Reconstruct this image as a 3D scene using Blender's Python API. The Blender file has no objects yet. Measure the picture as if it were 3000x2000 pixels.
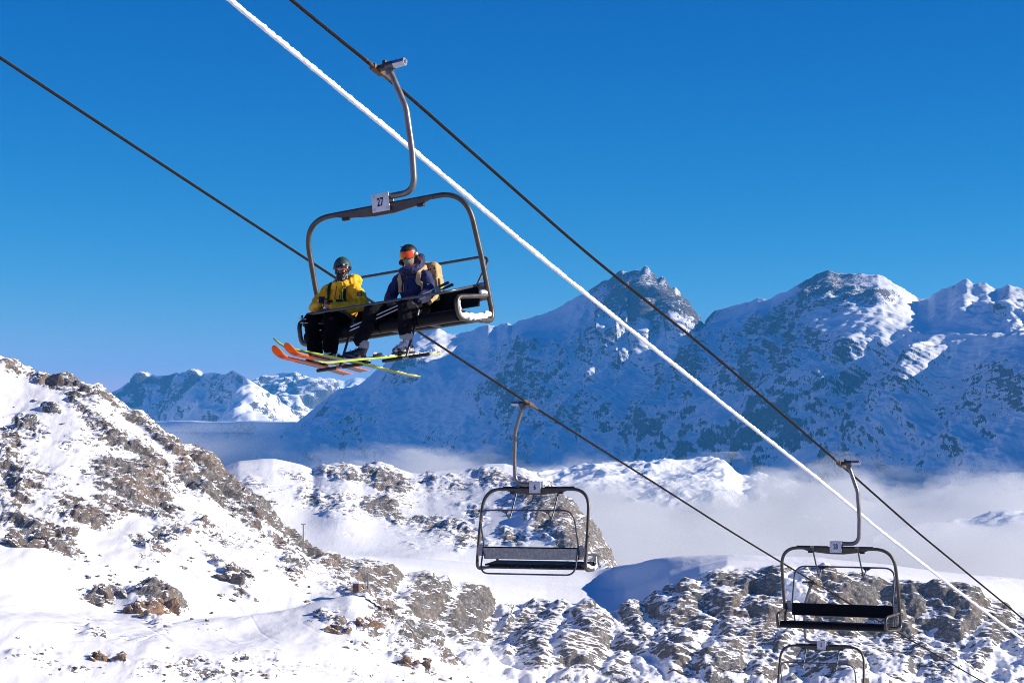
import bpy, bmesh, math, random
import numpy as np
from mathutils import Vector, Matrix

# ------------------------------------------------------------------ camera, sky, sun, exposure
SC = bpy.context.scene
COL = SC.collection
FPX, HORIZON = 6000.0, 1220.0                 # focal length and eye-level row, in pixels of the 3000 x 2000 photograph
PITCH = math.atan((HORIZON - 1000) / FPX)
cam_data = bpy.data.cameras.new("camera")
cam_data.sensor_width = 36.0
cam_data.lens = 36.0 * FPX / 3000.0
cam_data.clip_start, cam_data.clip_end = 0.5, 60000.0
cam = bpy.data.objects.new("camera", cam_data)
cam.rotation_euler = (math.pi / 2 + PITCH, 0, 0)
COL.objects.link(cam)
SC.camera = cam

SUN_AZ, SUN_EL = math.radians(96), math.radians(23)      # to the right of the view direction (+Y)
SUN_DIR = Vector((math.sin(SUN_AZ) * math.cos(SUN_EL), math.cos(SUN_AZ) * math.cos(SUN_EL), math.sin(SUN_EL)))
world = bpy.data.worlds.new("World")
SC.world = world
world.use_nodes = True
wn = world.node_tree
wn.nodes.clear()
sky = wn.nodes.new("ShaderNodeTexSky")
sky.sky_type = 'NISHITA'
sky.sun_disc = False
sky.sun_elevation = SUN_EL
sky.sun_rotation = SUN_AZ
sky.altitude = 2700
sky.air_density, sky.dust_density, sky.ozone_density = 1.0, 0.0, 4.0
bg = wn.nodes.new("ShaderNodeBackground")
bg.inputs["Strength"].default_value = 0.07
wo = wn.nodes.new("ShaderNodeOutputWorld")
sep, comb = wn.nodes.new("ShaderNodeSeparateColor"), wn.nodes.new("ShaderNodeCombineColor")
wn.links.new(sky.outputs[0], sep.inputs[0])
for i, (gain, power) in enumerate(((0.0190, 3.6), (0.372, 1.43), (1.17, 0.90))):     # the deep polarised blue of the high-mountain sky
    pw, ml = wn.nodes.new("ShaderNodeMath"), wn.nodes.new("ShaderNodeMath")
    pw.operation, ml.operation = 'POWER', 'MULTIPLY'
    wn.links.new(sep.outputs[i], pw.inputs[0]); pw.inputs[1].default_value = power
    wn.links.new(pw.outputs[0], ml.inputs[0]); ml.inputs[1].default_value = gain
    wn.links.new(ml.outputs[0], comb.inputs[i])
wn.links.new(comb.outputs[0], bg.inputs["Color"])
wn.links.new(bg.outputs[0], wo.inputs["Surface"])

sun_data = bpy.data.lights.new("sun", 'SUN')
sun_data.energy, sun_data.angle, sun_data.color = 5.0, math.radians(0.53), (1.0, 0.91, 0.79)
sun = bpy.data.objects.new("sun", sun_data)
sun.rotation_euler = SUN_DIR.to_track_quat('Z', 'Y').to_euler()
sun.location = (60, 20, 60)
COL.objects.link(sun)

SC.view_settings.view_transform = 'Standard'
SC.view_settings.look = 'None'
SC.view_settings.exposure = 0.60
SC.view_settings.gamma = 1.0
SC.view_settings.use_curve_mapping = False
SC.render.engine = 'CYCLES'
SC.cycles.use_denoising = True
SC.cycles.denoising_prefilter = 'NONE'
SC.cycles.max_bounces = 6
SC.cycles.diffuse_bounces = 3
SC.cycles.volume_bounces = 3
SC.cycles.use_adaptive_sampling = True
SC.cycles.adaptive_threshold = 0.012
SC.cycles.filter_width = 0.95

CP, SP = math.cos(PITCH), math.sin(PITCH)
def ray(x, y):
    a, b = (x - 1500) / FPX, (1000 - y) / FPX
    return np.array([a, CP - b * SP, SP + b * CP])
def at_depth(x, y, depth):
    r = ray(x, y)
    return r * depth / r[1]

# ------------------------------------------------------------------ small helpers
def link(o, parent=None):
    COL.objects.link(o)
    if parent is not None:
        o.parent = parent
    return o
def tag(o, label=None, category=None, group=None, kind=None):
    if label: o["label"] = label
    if category: o["category"] = category
    if group: o["group"] = group
    if kind: o["kind"] = kind
    return o

class NT:
    """thin wrapper for building node trees"""
    def __init__(self, name, disp=False):
        self.m = bpy.data.materials.new(name)
        self.m.use_nodes = True
        self.t = self.m.node_tree
        self.t.nodes.clear()
        self.out = self.t.nodes.new("ShaderNodeOutputMaterial")
    def n(self, kind, **kw):
        nd = self.t.nodes.new("ShaderNode" + kind)
        for k, v in kw.items():
            if k.startswith("i_"):
                nd.inputs[k[2:].replace("_", " ")].default_value = v
            else:
                setattr(nd, k, v)
        return nd
    def l(self, a, b):
        self.t.links.new(a, b)
    def math(self, op, a, b=None, c=None, clamp=False):
        nd = self.n("Math", operation=op)
        nd.use_clamp = clamp
        for i, v in enumerate((a, b, c)):
            if v is None: continue
            if isinstance(v, (int, float)): nd.inputs[i].default_value = v
            else: self.l(v, nd.inputs[i])
        return nd.outputs[0]
    def smooth(self, v, lo, hi):
        nd = self.n("MapRange", interpolation_type='SMOOTHSTEP')
        self.l(v, nd.inputs[0])
        nd.inputs[1].default_value, nd.inputs[2].default_value = lo, hi
        return nd.outputs[0]
    def mix(self, fac, a, b):
        nd = self.n("Mix", data_type='RGBA')
        for sock, v in ((nd.inputs[0], fac), (nd.inputs[6], a), (nd.inputs[7], b)):
            if isinstance(v, (int, float)): sock.default_value = v
            elif isinstance(v, tuple): sock.default_value = v + (1,) if len(v) == 3 else v
            else: self.l(v, sock)
        return nd.outputs[2]
    def noise(self, vec, scale, detail=4, rough=0.55, dist=0.0, kind='FBM'):
        nd = self.n("TexNoise")
        nd.noise_type = kind
        if vec is not None: self.l(vec, nd.inputs["Vector"])
        nd.inputs["Scale"].default_value = scale
        nd.inputs["Detail"].default_value = detail
        nd.inputs["Roughness"].default_value = rough
        nd.inputs["Distortion"].default_value = dist
        return nd.outputs[0]

def paint(name, col, rough=0.5, metal=0.0, var=0.12, scale=18.0, bump=0.0, bump_scale=60.0, spec=0.5, coat=0.0, wear=None):
    """plain material with mottled colour, uneven gloss and fine relief"""
    k = NT(name)
    tc = k.n("TexCoord").outputs["Object"]
    b = k.n("BsdfPrincipled")
    nz = k.noise(tc, scale, 5, 0.6)
    dark = tuple(c * (1 - var) for c in col); light = tuple(min(1, c * (1 + var)) for c in col)
    c = k.mix(k.smooth(nz, 0.3, 0.7), dark, light)
    if wear:
        wn_ = k.noise(tc, wear[1], 6, 0.65)
        c = k.mix(k.smooth(wn_, wear[2], wear[2] + 0.08), c, wear[0])
    k.l(c, b.inputs["Base Color"])
    r = k.n("MapRange"); k.l(nz, r.inputs[0])
    r.inputs[3].default_value, r.inputs[4].default_value = max(0.02, rough - 0.1), min(1, rough + 0.1)
    k.l(r.outputs[0], b.inputs["Roughness"])
    b.inputs["Metallic"].default_value = metal
    b.inputs["Specular IOR Level"].default_value = spec
    b.inputs["Coat Weight"].default_value = coat
    if bump:
        bn = k.n("Bump"); bn.inputs["Strength"].default_value = bump; bn.inputs["Distance"].default_value = 0.01
        k.l(k.noise(tc, bump_scale, 5, 0.6), bn.inputs["Height"]); k.l(bn.outputs[0], b.inputs["Normal"])
    k.l(b.outputs[0], k.out.inputs["Surface"])
    return k.m

# ------------------------------------------------------------------ numpy noise
RNG = np.random.RandomState(7)
PERM = np.tile(RNG.permutation(256), 3).astype(np.int32)
GRAD = np.array([[1,1,0],[-1,1,0],[1,-1,0],[-1,-1,0],[1,0,1],[-1,0,1],[1,0,-1],[-1,0,-1],
                 [0,1,1],[0,-1,1],[0,1,-1],[0,-1,-1],[1,1,0],[-1,1,0],[0,-1,1],[0,-1,-1]], np.float32)
def perlin(x, y, z):
    xi, yi, zi = np.floor(x), np.floor(y), np.floor(z)
    fx, fy, fz = (x - xi).astype(np.float32), (y - yi).astype(np.float32), (z - zi).astype(np.float32)
    X, Y, Z = xi.astype(np.int32) & 255, yi.astype(np.int32) & 255, zi.astype(np.int32) & 255
    u, v, w = (f * f * f * (f * (f * 6 - 15) + 10) for f in (fx, fy, fz))
    r = {}
    for i in (0, 1):
        a = PERM[X + i]
        for j in (0, 1):
            b = PERM[a + Y + j]
            for k in (0, 1):
                g = GRAD[PERM[b + Z + k] & 15]
                r[i, j, k] = g[..., 0] * (fx - i) + g[..., 1] * (fy - j) + g[..., 2] * (fz - k)
    c = [[r[0, j, k] + u * (r[1, j, k] - r[0, j, k]) for k in (0, 1)] for j in (0, 1)]
    d = [c[0][k] + v * (c[1][k] - c[0][k]) for k in (0, 1)]
    return d[0] + w * (d[1] - d[0])
def fbm(p, scale, octaves=4, gain=0.5, ridged=False, seed=0.0):
    out, amp, tot = 0, 1.0, 0.0
    q = p / scale + seed * 17.13
    for o in range(octaves):
        n = perlin(q[..., 0], q[..., 1], q[..., 2])
        if ridged: n = 1 - 2.2 * np.abs(n)
        out = out + amp * n; tot += amp
        amp *= gain; q = q * 2.03 + 3.7
    return out / tot
def sstep(a, b, x):
    t = np.clip((x - a) / (b - a), 0, 1)
    return t * t * (3 - 2 * t)

def grid_mesh(name, P, mat, attrs=None, parent=None):
    """P: (rows, cols, 3) -> one smooth-shaded quad mesh"""
    R, C = P.shape[:2]
    me = bpy.data.meshes.new(name)
    me.vertices.add(R * C)
    me.vertices.foreach_set("co", P.astype(np.float32).reshape(-1))
    i = np.arange((R - 1) * C).reshape(R - 1, C)[:, :-1]
    q = np.stack([i, i + 1, i + C + 1, i + C], -1).reshape(-1, 4)
    n = len(q)
    me.loops.add(n * 4); me.polygons.add(n)
    me.loops.foreach_set("vertex_index", q.astype(np.int32).reshape(-1))
    me.polygons.foreach_set("loop_start", np.arange(0, n * 4, 4, dtype=np.int32))
    me.polygons.foreach_set("use_smooth", np.ones(n, bool))
    me.update(calc_edges=True)
    for k, v in (attrs or {}).items():
        a = me.attributes.new(k, 'FLOAT', 'POINT')
        a.data.foreach_set("value", v.astype(np.float32).reshape(-1))
    me.materials.append(mat)
    return link(bpy.data.objects.new(name, me), parent)

# ------------------------------------------------------------------ terrain materials
def terrain_mat(name, rock_a, rock_b, fine, snow=(0.87, 0.88, 0.90), slope_k=1.2, slope_0=0.66, rock_bump=0.9, soft=0.05, dust=0.5, amp=1.15, amp2=1.0, grain=((0.5, 0.35, 0.4), (1, 1, 2.0))):
    """snow over rock: 'rock' attribute lays out the outcrops, steepness and fine noise break them up.
    fine = size in metres of the smallest rock/snow patches"""
    k = NT(name)
    pos = k.n("NewGeometry").outputs["Position"]
    at = k.n("Attribute", attribute_name="rock").outputs["Fac"]
    nz = k.n("SeparateXYZ"); k.l(k.n("NewGeometry").outputs["Normal"], nz.inputs[0])
    mp = k.n("Mapping"); k.l(pos, mp.inputs[0]); mp.inputs["Rotation"].default_value = grain[0]; mp.inputs["Scale"].default_value = grain[1]
    n1 = k.noise(mp.outputs[0], 0.22 / fine, 5, 0.62)
    n2 = k.noise(mp.outputs[0], 0.8 / fine, 6, 0.75)
    f = k.math('MULTIPLY_ADD', k.math('SUBTRACT', n1, 0.5), amp * 1.5, at)
    f = k.math('MULTIPLY_ADD', k.math('SUBTRACT', n2, 0.5), amp * amp2, f)
    f = k.math('MULTIPLY_ADD', k.math('SUBTRACT', slope_0, nz.outputs[2]), slope_k, f)
    f = k.math('MULTIPLY', f, k.smooth(at, 0.02, 0.30))
    mask = k.smooth(f, 0.5 - soft, 0.5 + soft)
    cn = k.noise(pos, 0.035 / fine, 5, 0.6)
    c = k.mix(k.smooth(cn, 0.40, 0.62), rock_a, rock_b)
    cd = k.noise(mp.outputs[0], 1.1 / fine, 5, 0.7)
    c = k.mix(k.smooth(cd, 0.35, 0.65), k.mix(0.45, c, (0.03, 0.028, 0.026)), c)
    # rime and blown snow held in the rock's roughness
    c = k.mix(k.math('MULTIPLY', k.smooth(k.noise(pos, 0.5 / fine, 4, 0.75), 0.47, 0.68), dust), c, (0.55, 0.56, 0.59))
    sn = k.noise(pos, 0.02 / fine, 4, 0.5)
    snow_c = k.mix(sn, snow, tuple(v * 0.95 for v in snow))
    col = k.mix(mask, snow_c, c)
    b = k.n("BsdfPrincipled")
    k.l(col, b.inputs["Base Color"])
    rg = k.n("MapRange"); k.l(mask, rg.inputs[0]); rg.inputs[3].default_value, rg.inputs[4].default_value = 0.62, 0.85
    k.l(rg.outputs[0], b.inputs["Roughness"])
    b.inputs["Specular IOR Level"].default_value = 0.25
    # relief: crags in rock, wind crust in snow
    hr = k.math('MULTIPLY', k.noise(mp.outputs[0], 0.55 / fine, 6, 0.7), k.math('MULTIPLY', mask, fine * 1.6 * rock_bump))
    ms = k.n("Mapping"); k.l(pos, ms.inputs[0]); ms.inputs["Rotation"].default_value = (0, 0, 0.7); ms.inputs["Scale"].default_value = (1, 0.25, 1)
    hs = k.math('MULTIPLY', k.noise(ms.outputs[0], 0.16 / fine, 5, 0.6, 0.6), k.math('MULTIPLY', k.math('SUBTRACT', 1.0, mask), fine * 0.35))
    h = k.math('ADD', k.math('ADD', hr, hs), k.math('MULTIPLY', mask, -fine * 0.15))
    bn = k.n("Bump"); bn.inputs["Strength"].default_value = 1.0; bn.inputs["Distance"].default_value = 1.0
    k.l(h, bn.inputs["Height"]); k.l(bn.outputs[0], b.inputs["Normal"])
    k.l(b.outputs[0], k.out.inputs["Surface"])
    return k.m

def curve(pts, soft=45.0):
    """piecewise line through pts, rounded over +-soft photo columns"""
    a = np.array(pts, float)
    ks = np.linspace(-1, 1, 13); wt = 1.01 - ks * ks; wt = wt / wt.sum()
    return lambda x: sum(w * np.interp(x + soft * k, a[:, 0], a[:, 1]) for k, w in zip(ks, wt))
def crisp(pts): return curve(pts, 4.0)
def relief(P, size, seed, warp=0.35, dip=(0.35, 0.25, 0.9), gain=0.6, octaves=5, ledge=0.45):
    """craggy relief, about -1..1: warped ridges plus tilted ledges"""
    w = P + warp * size * np.stack([fbm(P, size * 1.4, 2, .5, seed=seed + 51), fbm(P, size * 1.4, 2, .5, seed=seed + 52), fbm(P, size * 1.4, 2, .5, seed=seed + 53)], -1)
    a = fbm(w, size, octaves, gain, ridged=True, seed=seed)
    s = (w @ np.array(dip)) / (size * 0.42) + 0.9 * fbm(P, size * 0.8, 3, .55, seed=seed + 54)
    s = s - np.floor(s)
    saw = np.minimum(s * 1.25, (1 - s) * 5.0)
    return a * (1 - ledge) + ledge * (saw - 0.4) * 1.6
def loft(xs, profiles, rows, smooth=True, jitter=None):
    """profiles run from near to far, each (row-curve, depth-curve) over photo columns xs.
    Returns world points (R, C, 3), and the photo column and row of the bare surface."""
    K = len(profiles)
    PY = np.stack([p[0](xs) if callable(p[0]) else np.full(len(xs), float(p[0])) for p in profiles])
    YY = np.stack([p[1](xs) if callable(p[1]) else np.full(len(xs), float(p[1])) for p in profiles])
    oy, od = [], []
    for k in range(K - 1):
        t = np.linspace(0, 1, rows[k], endpoint=(k == K - 2))[:, None]
        a, b = max(k - 1, 0), min(k + 2, K - 1)
        for src, dst in ((PY, oy), (YY, od)):
            p0, p1, p2, p3 = src[a], src[k], src[k + 1], src[b]
            if smooth and dst is oy:
                m1, m2 = 0.5 * (p2 - p0), 0.5 * (p3 - p1)
                v = (2*t**3 - 3*t**2 + 1) * p1 + (t**3 - 2*t**2 + t) * m1 * 0.7 + (-2*t**3 + 3*t**2) * p2 + (t**3 - t**2) * m2 * 0.7
            else:
                v = p1 + (p2 - p1) * t
            dst.append(v)
    py, D = np.concatenate(oy), np.concatenate(od)
    px = np.broadcast_to(xs[None, :], py.shape)
    a, b = (px - 1500) / FPX, (1000 - py) / FPX
    s = D / (CP - b * SP)
    return np.stack([a * s, D, (SP + b * CP) * s], -1), px, py
def normals(P):
    n = np.cross(np.gradient(P, axis=1), np.gradient(P, axis=0))
    n = n / np.maximum(np.linalg.norm(n, axis=-1, keepdims=True), 1e-9)
    return np.where(n[..., 2:3] < 0, -n, n)
def blobs(px, py, L):
    """soft ellipses (x, y, rx, ry, tilt in degrees, weight) -> field"""
    out = np.zeros(px.shape, np.float32)
    for x, y, rx, ry, t, w in L:
        c, s = math.cos(math.radians(t)), math.sin(math.radians(t))
        u, v = ((px - x) * c + (py - y) * s) / rx, (-(px - x) * s + (py - y) * c) / ry
        out = np.maximum(out, w * np.exp(-0.9 * (u * u + v * v) ** 1.5))
    return out

def facet(P, size, seed, octaves=4, gain=0.55, warp=0.30, nd=6):
    """angular relief, about -1..1: planar facets meeting in straight creases"""
    r = np.random.RandomState(1000 + seed)
    w = P + warp * size * np.stack([fbm(P, size * 1.7, 2, .5, seed=seed + 61), fbm(P, size * 1.7, 2, .5, seed=seed + 62), fbm(P, size * 1.7, 2, .5, seed=seed + 63)], -1)
    out, amp, tot, L = 0, 1.0, 0.0, size
    for _ in range(octaves):
        acc = 0
        for _k in range(nd):
            d = r.normal(size=3); d /= np.linalg.norm(d)
            t = (w @ d) / (L * r.uniform(.8, 2.2)) + r.uniform()
            acc = acc + np.abs(t - np.floor(t) - 0.5) * 4 - 1
        out = out + amp * acc / math.sqrt(nd) ; tot += amp; amp *= gain; L *= 0.47
    return out / tot

# ------------------------------------------------------------------ the near slope on the left
slope_mat = terrain_mat("slope_snow_and_rock", (0.16, 0.148, 0.135), (0.235, 0.175, 0.13), 0.6, dust=0.6, amp=2.1)
xs = np.linspace(-420, 1760, 620)
ridge = crisp([(-420, 930), (-200, 985), (0, 1035), (45, 1058), (70, 1068), (130, 1083), (160, 1094), (205, 1106), (280, 1122), (330, 1160),
               (400, 1212), (470, 1258), (500, 1280), (530, 1306), (560, 1318), (600, 1330), (640, 1365), (665, 1395), (700, 1432), (750, 1462), (800, 1510),
               (860, 1568), (920, 1612), (960, 1648), (1000, 1676), (1050, 1716), (1075, 1738), (1110, 1790), (1200, 1868), (1300, 1925), (1400, 1965), (1500, 2010), (1760, 2130)])
P, px, py = loft(xs, [
    (2900, 70), (2500, 180), (curve([(-420, 2060), (1760, 2240)]), curve([(-420, 395), (1760, 440)])),
    (curve([(-420, 1770), (0, 1805), (500, 1885), (900, 1965), (1400, 2080), (1760, 2180)]), curve([(-420, 455), (1760, 480)])),
    (curve([(-420, 1700), (0, 1745), (300, 1800), (560, 1812), (800, 1775), (940, 1748), (1040, 1742), (1110, 1810), (1250, 1905), (1400, 1985), (1760, 2155)]), curve([(-420, 505), (0, 520), (1000, 590), (1760, 520)])),
    (curve([(-420, 1480), (0, 1575), (300, 1600), (500, 1610), (700, 1630), (850, 1660), (950, 1705), (1040, 1735), (1110, 1800), (1250, 1895), (1400, 1975), (1760, 2145)]), curve([(-420, 575), (0, 585), (1000, 615), (1760, 540)])),
    (curve([(-420, 1180), (0, 1270), (200, 1300), (400, 1390), (600, 1490), (700, 1550), (800, 1600), (900, 1650), (1000, 1700), (1050, 1730), (1110, 1797), (1250, 1892), (1400, 1972), (1760, 2140)]), curve([(-420, 655), (0, 660), (1000, 640), (1760, 560)])),
    (ridge, curve([(-420, 725), (0, 720), (1000, 665), (1760, 580)])),
    (lambda x: ridge(x) + 130, curve([(-420, 775), (1760, 640)])),
    (lambda x: ridge(x) + 420, curve([(-420, 860), (1760, 740)]))], [10, 12, 80, 80, 135, 165, 150, 20, 8])
N = normals(P)
rock = blobs(px, py, [
    (385, 1430, 150, 75, 28, .95), (470, 1490, 95, 45, 30, .9), (330, 1475, 70, 40, 20, .8), (250, 1500, 110, 40, 25, .75),
    (90, 1555, 135, 42, 18, .85), (170, 1610, 90, 26, 15, .8), (40, 1500, 60, 40, 20, .6), (60, 1430, 90, 45, 30, .62), (20, 1300, 70, 60, 40, .5),
    (310, 1260, 130, 40, 38, .72), (420, 1330, 110, 30, 38, .72), (240, 1190, 60, 18, 35, .5), (150, 1195, 50, 20, 20, .5),
    (120, 1095, 90, 22, 25, .75), (230, 1130, 80, 22, 28, .7), (40, 1070, 40, 22, 25, .7), (320, 1170, 90, 24, 38, .72), (430, 1255, 120, 22, 36, .72),
    (520, 1330, 90, 30, 42, .7), (600, 1350, 90, 36, 42, .85), (680, 1430, 110, 34, 45, .85), (760, 1490, 110, 34, 42, .85), (850, 1560, 110, 34, 40, .85), (930, 1620, 80, 26, 38, .85),
    (560, 1400, 80, 26, 40, .7), (650, 1470, 100, 22, 42, .7), (740, 1540, 90, 20, 42, .75), (830, 1600, 90, 20, 42, .8), (880, 1640, 60, 18, 40, .8),
    (590, 1530, 50, 18, 35, .62), (530, 1560, 45, 20, 30, .6), (700, 1690, 75, 36, 35, .62), (640, 1650, 60, 18, 35, .6), (850, 1655, 55, 28, 30, .65), (720, 1740, 60, 16, 25, .55), (440, 1600, 80, 24, 25, .7), (480, 1570, 60, 24, 30, .7),
    (950, 1690, 60, 22, 35, .5), (1000, 1700, 60, 26, 38, .7), (1060, 1735, 60, 26, 45, .85), (1110, 1800, 70, 30, 50, .9), (1190, 1860, 80, 30, 42, .85), (1290, 1920, 80, 24, 32, .7),
    (1160, 1770, 60, 40, 45, .7), (960, 1800, 50, 16, 25, .55), (1000, 1830, 70, 22, 25, .6), (1080, 1850, 60, 22, 25, .55), (1050, 1880, 40, 15, 15, .55),
    (300, 1745, 75, 26, 8, .75), (230, 1950, 80, 16, 18, .55), (60, 1905, 70, 20, 14, .5), (330, 1920, 70, 20, 22, .55), (460, 1820, 50, 26, 25, .45), (180, 1945, 30, 10, 5, .5),
    (540, 1930, 45, 10, 15, .5), (640, 1950, 60, 10, 12, .45), (800, 1985, 60, 12, 10, .5), (700, 1930, 30, 14, 10, .55), (1180, 1930, 70, 20, 25, .6), (1250, 1965, 60, 16, 20, .6), (330, 1690, 60, 20, 15, .42), (440, 1650, 50, 30, 25, .38), (700, 1700, 30, 12, 10, .4), (90, 1250, 80, 40, 30, .42), (200, 1310, 60, 30, 30, .4),
    (60, 1420, 260, 130, 35, .40), (400, 1400, 300, 130, 35, .40), (650, 1560, 260, 90, 38, .36), (200, 1120, 250, 45, 28, .45), (1080, 1830, 190, 90, 38, .38), (250, 1930, 300, 50, 12, .34), (780, 1960, 330, 40, 10, .34), (1000, 1790, 130, 50, 25, .33), (150, 1930, 220, 45, 12, .42), (560, 1965, 300, 30, 8, .43), (900, 1950, 260, 45, 12, .42), (330, 1850, 160, 30, 15, .36), (445, 1765, 95, 40, 12, 1.0)])
spot = fbm(P, 26.0, 5, 0.6, seed=3)
rock = np.clip(rock + 0.75 * spot * sstep(0.05, 0.35, rock) + 0.30 * np.clip(fbm(P, 55.0, 4, 0.6, seed=5) - 0.12, 0, 1), 0, 1)
crag = 0.45 * relief(P, 13.0, 1, octaves=4) + 0.75 * facet(P, 11.0, 2)
undul = fbm(P, 75.0, 4, 0.45, seed=2)
drift = fbm(P * np.array([1, 0.35, 1]), 22.0, 4, 0.5, seed=6)
fade = sstep(60, 330, P[..., 1])[..., None]
road = crisp([(420, 1850), (560, 1822), (680, 1808), (800, 1782), (940, 1752), (1040, 1744), (1120, 1760)])
bench = 0.9 * np.tanh((py - road(px)) / 7.0) * sstep(430, 560, px) * sstep(1110, 1020, px) * np.exp(-((py - road(px)) / 26.0) ** 2)
for x0, y0, sl, wv in ((120, 1830, .22, 9), (240, 1790, .30, 12), (640, 1850, .42, 10), (760, 1840, .35, 14), (860, 1800, .55, 8), (520, 1640, .8, 12), (330, 1840, .18, 16), (900, 1870, .25, 10), (60, 1680, .25, 12)):
    ln = y0 + (px - x0) * sl + wv * np.sin((px - x0) / 37.0)
    bench = bench - 0.16 * np.exp(-((py - ln) / 2.2) ** 2) * sstep(0, 40, px - x0) * sstep(330, 240, px - x0)
P = P + N * (fade * (2.6 * undul + 2.1 * drift + 3.0 * np.exp(-(((px - 445) / 85.0) ** 2 + ((py - 1768) / 40.0) ** 2) ** 2) + bench * (1 - sstep(.2, .6, rock)) + sstep(0.2, 0.75, rock) * 3.6 * crag)[..., None])
tag(grid_mesh("snow_slope", P, slope_mat, {"rock": rock}), "bright snow slope with brown rock outcrops falling to the right", kind="structure")
SLOPE = P

# ------------------------------------------------------------------ the knoll behind it
knoll_mat = terrain_mat("knoll_snow_and_rock", (0.19, 0.175, 0.155), (0.26, 0.20, 0.14), 1.0, dust=0.6, amp=2.1)
kridge = crisp([(380, 1440), (560, 1400), (650, 1372), (700, 1354), (770, 1347), (800, 1347), (884, 1362), (917, 1374), (945, 1364), (1024, 1356), (1062, 1370), (1104, 1357), (1155, 1370),
                (1207, 1386), (1249, 1389), (1272, 1380), (1361, 1375), (1422, 1363), (1478, 1362), (1534, 1375), (1567, 1394), (1595, 1407), (1679, 1478), (1726, 1534), (1763, 1595), (1801, 1653), (1850, 1740), (1980, 1900)])
xs = np.linspace(440, 1980, 440)
P, px, py = loft(xs, [
    (curve([(380, 1750), (1980, 1900)]), 1170),
    (curve([(380, 1620), (700, 1605), (900, 1628), (1100, 1634), (1268, 1634), (1408, 1647), (1600, 1657), (1806, 1670), (1850, 1760), (1980, 1920)]), 1240),
    (curve([(380, 1520), (700, 1480), (900, 1520), (1000, 1500), (1100, 1530), (1250, 1540), (1400, 1530), (1550, 1500), (1650, 1520), (1720, 1580), (1801, 1662), (1850, 1750), (1980, 1910)]), curve([(380, 1365), (1500, 1360), (1700, 1300), (1980, 1280)])),
    (kridge, curve([(380, 1500), (1500, 1500), (1700, 1400), (1980, 1330)])),
    (lambda x: kridge(x) + 60, 1580), (lambda x: kridge(x) + 300, 1680)], [12, 125, 165, 16, 8])
N = normals(P)
rock = blobs(px, py, [
    (1000, 1385, 95, 30, 5, .85), (1120, 1395, 90, 45, 20, .85), (1110, 1480, 70, 50, 20, .85), (1160, 1520, 50, 26, 30, .8), (870, 1400, 70, 26, 20, .7), (900, 1450, 70, 45, 35, .7), (760, 1440, 80, 40, 35, .6),
    (940, 1480, 60, 30, 40, .6), (1330, 1410, 60, 25, 15, .65), (1260, 1400, 40, 20, 0, .65), (1450, 1400, 90, 30, 8, .6), (1270, 1540, 120, 26, 6, .8), (1360, 1560, 80, 22, 10, .75), (1400, 1515, 50, 30, 40, .65),
    (1620, 1500, 100, 85, 55, 1.0), (1560, 1450, 90, 50, 40, .8), (1690, 1580, 70, 75, 60, 1.0), (1760, 1630, 45, 35, 55, 1.0), (1500, 1570, 70, 30, 20, .65), (1480, 1480, 50, 40, 40, .6), (1210, 1600, 70, 16, 20, .45), (1350, 1590, 40, 30, 80, .6),
    (800, 1540, 90, 30, 35, .7), (690, 1500, 70, 40, 40, .6), (1020, 1560, 30, 20, 0, .5), (1000, 1450, 300, 90, 10, .4), (1400, 1440, 250, 70, 8, .4), (1300, 1560, 250, 60, 8, .38)])
rock = np.clip(rock + 0.8 * fbm(P, 40.0, 5, 0.6, seed=13) * sstep(0.05, 0.35, rock), 0, 1)
crag = 0.45 * relief(P, 24.0, 11, octaves=4) + 0.75 * facet(P, 20.0, 12)
undul = fbm(P, 120.0, 4, 0.45, seed=12)
P = P + N * (4.5 * undul + sstep(0.2, 0.8, rock) * 5.0 * crag)[..., None]
tag(grid_mesh("rocky_knoll", P, knoll_mat, {"rock": rock}), "snow covered knoll with a brown cliff at its right end", kind="structure")

# ------------------------------------------------------------------ shelf and cliffs at lower right
cliff_mat = terrain_mat("cliff_snow_and_rock", (0.18, 0.17, 0.157), (0.225, 0.185, 0.145), 0.9, slope_k=2.4, slope_0=0.64, dust=0.5, amp=1.35)
edge = crisp([(820, 1600), (900, 1615), (1000, 1634), (1080, 1642), (1150, 1662), (1314, 1704), (1427, 1740), (1600, 1779), (1740, 1797), (1830, 1795), (1900, 1762), (1960, 1717), (2050, 1676),
              (2130, 1654), (2300, 1660), (2450, 1672), (2600, 1695), (2750, 1718), (2880, 1742), (3000, 1790), (3400, 1850)])
crest = crisp([(820, 1596), (900, 1608), (1000, 1622), (1100, 1629), (1270, 1634), (1408, 1644), (1600, 1655), (1750, 1664), (1800, 1664), (1830, 1656), (1900, 1641), (2000, 1629), (2150, 1625), (2400, 1632),
               (2600, 1655), (2800, 1681), (2880, 1690), (3000, 1700), (3400, 1730)])
xs = np.linspace(820, 3320, 600)
P, px, py = loft(xs, [
    (2700, 560), (curve([(820, 2150), (3400, 2250)]), curve([(820, 760), (3400, 800)])),
    (curve([(820, 1880), (1200, 1900), (1800, 1985), (3400, 2020)]), curve([(820, 800), (1500, 845), (3400, 850)])),
    (curve([(820, 1740), (1150, 1760), (1500, 1880), (1800, 1890), (2100, 1850), (3000, 1900), (3400, 1940)]), curve([(820, 835), (1500, 880), (3400, 885)])),
    (edge, curve([(820, 870), (1500, 925), (2200, 925), (3400, 915)])),
    (lambda x: 0.55 * edge(x) + 0.45 * crest(x) - 3, curve([(820, 1010), (1750, 1060), (1900, 985), (2200, 960), (3400, 950)])),
    (crest, curve([(820, 1290), (1750, 1290), (1830, 1160), (1950, 1050), (2150, 1000), (3400, 985)])),
    (lambda x: crest(x) + 30, curve([(820, 1330), (3400, 1060)])), (lambda x: crest(x) + 300, 1350)], [8, 40, 150, 190, 80, 80, 8, 6])
N = normals(P)
face = sstep(-6, 30, py - edge(px))
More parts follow.
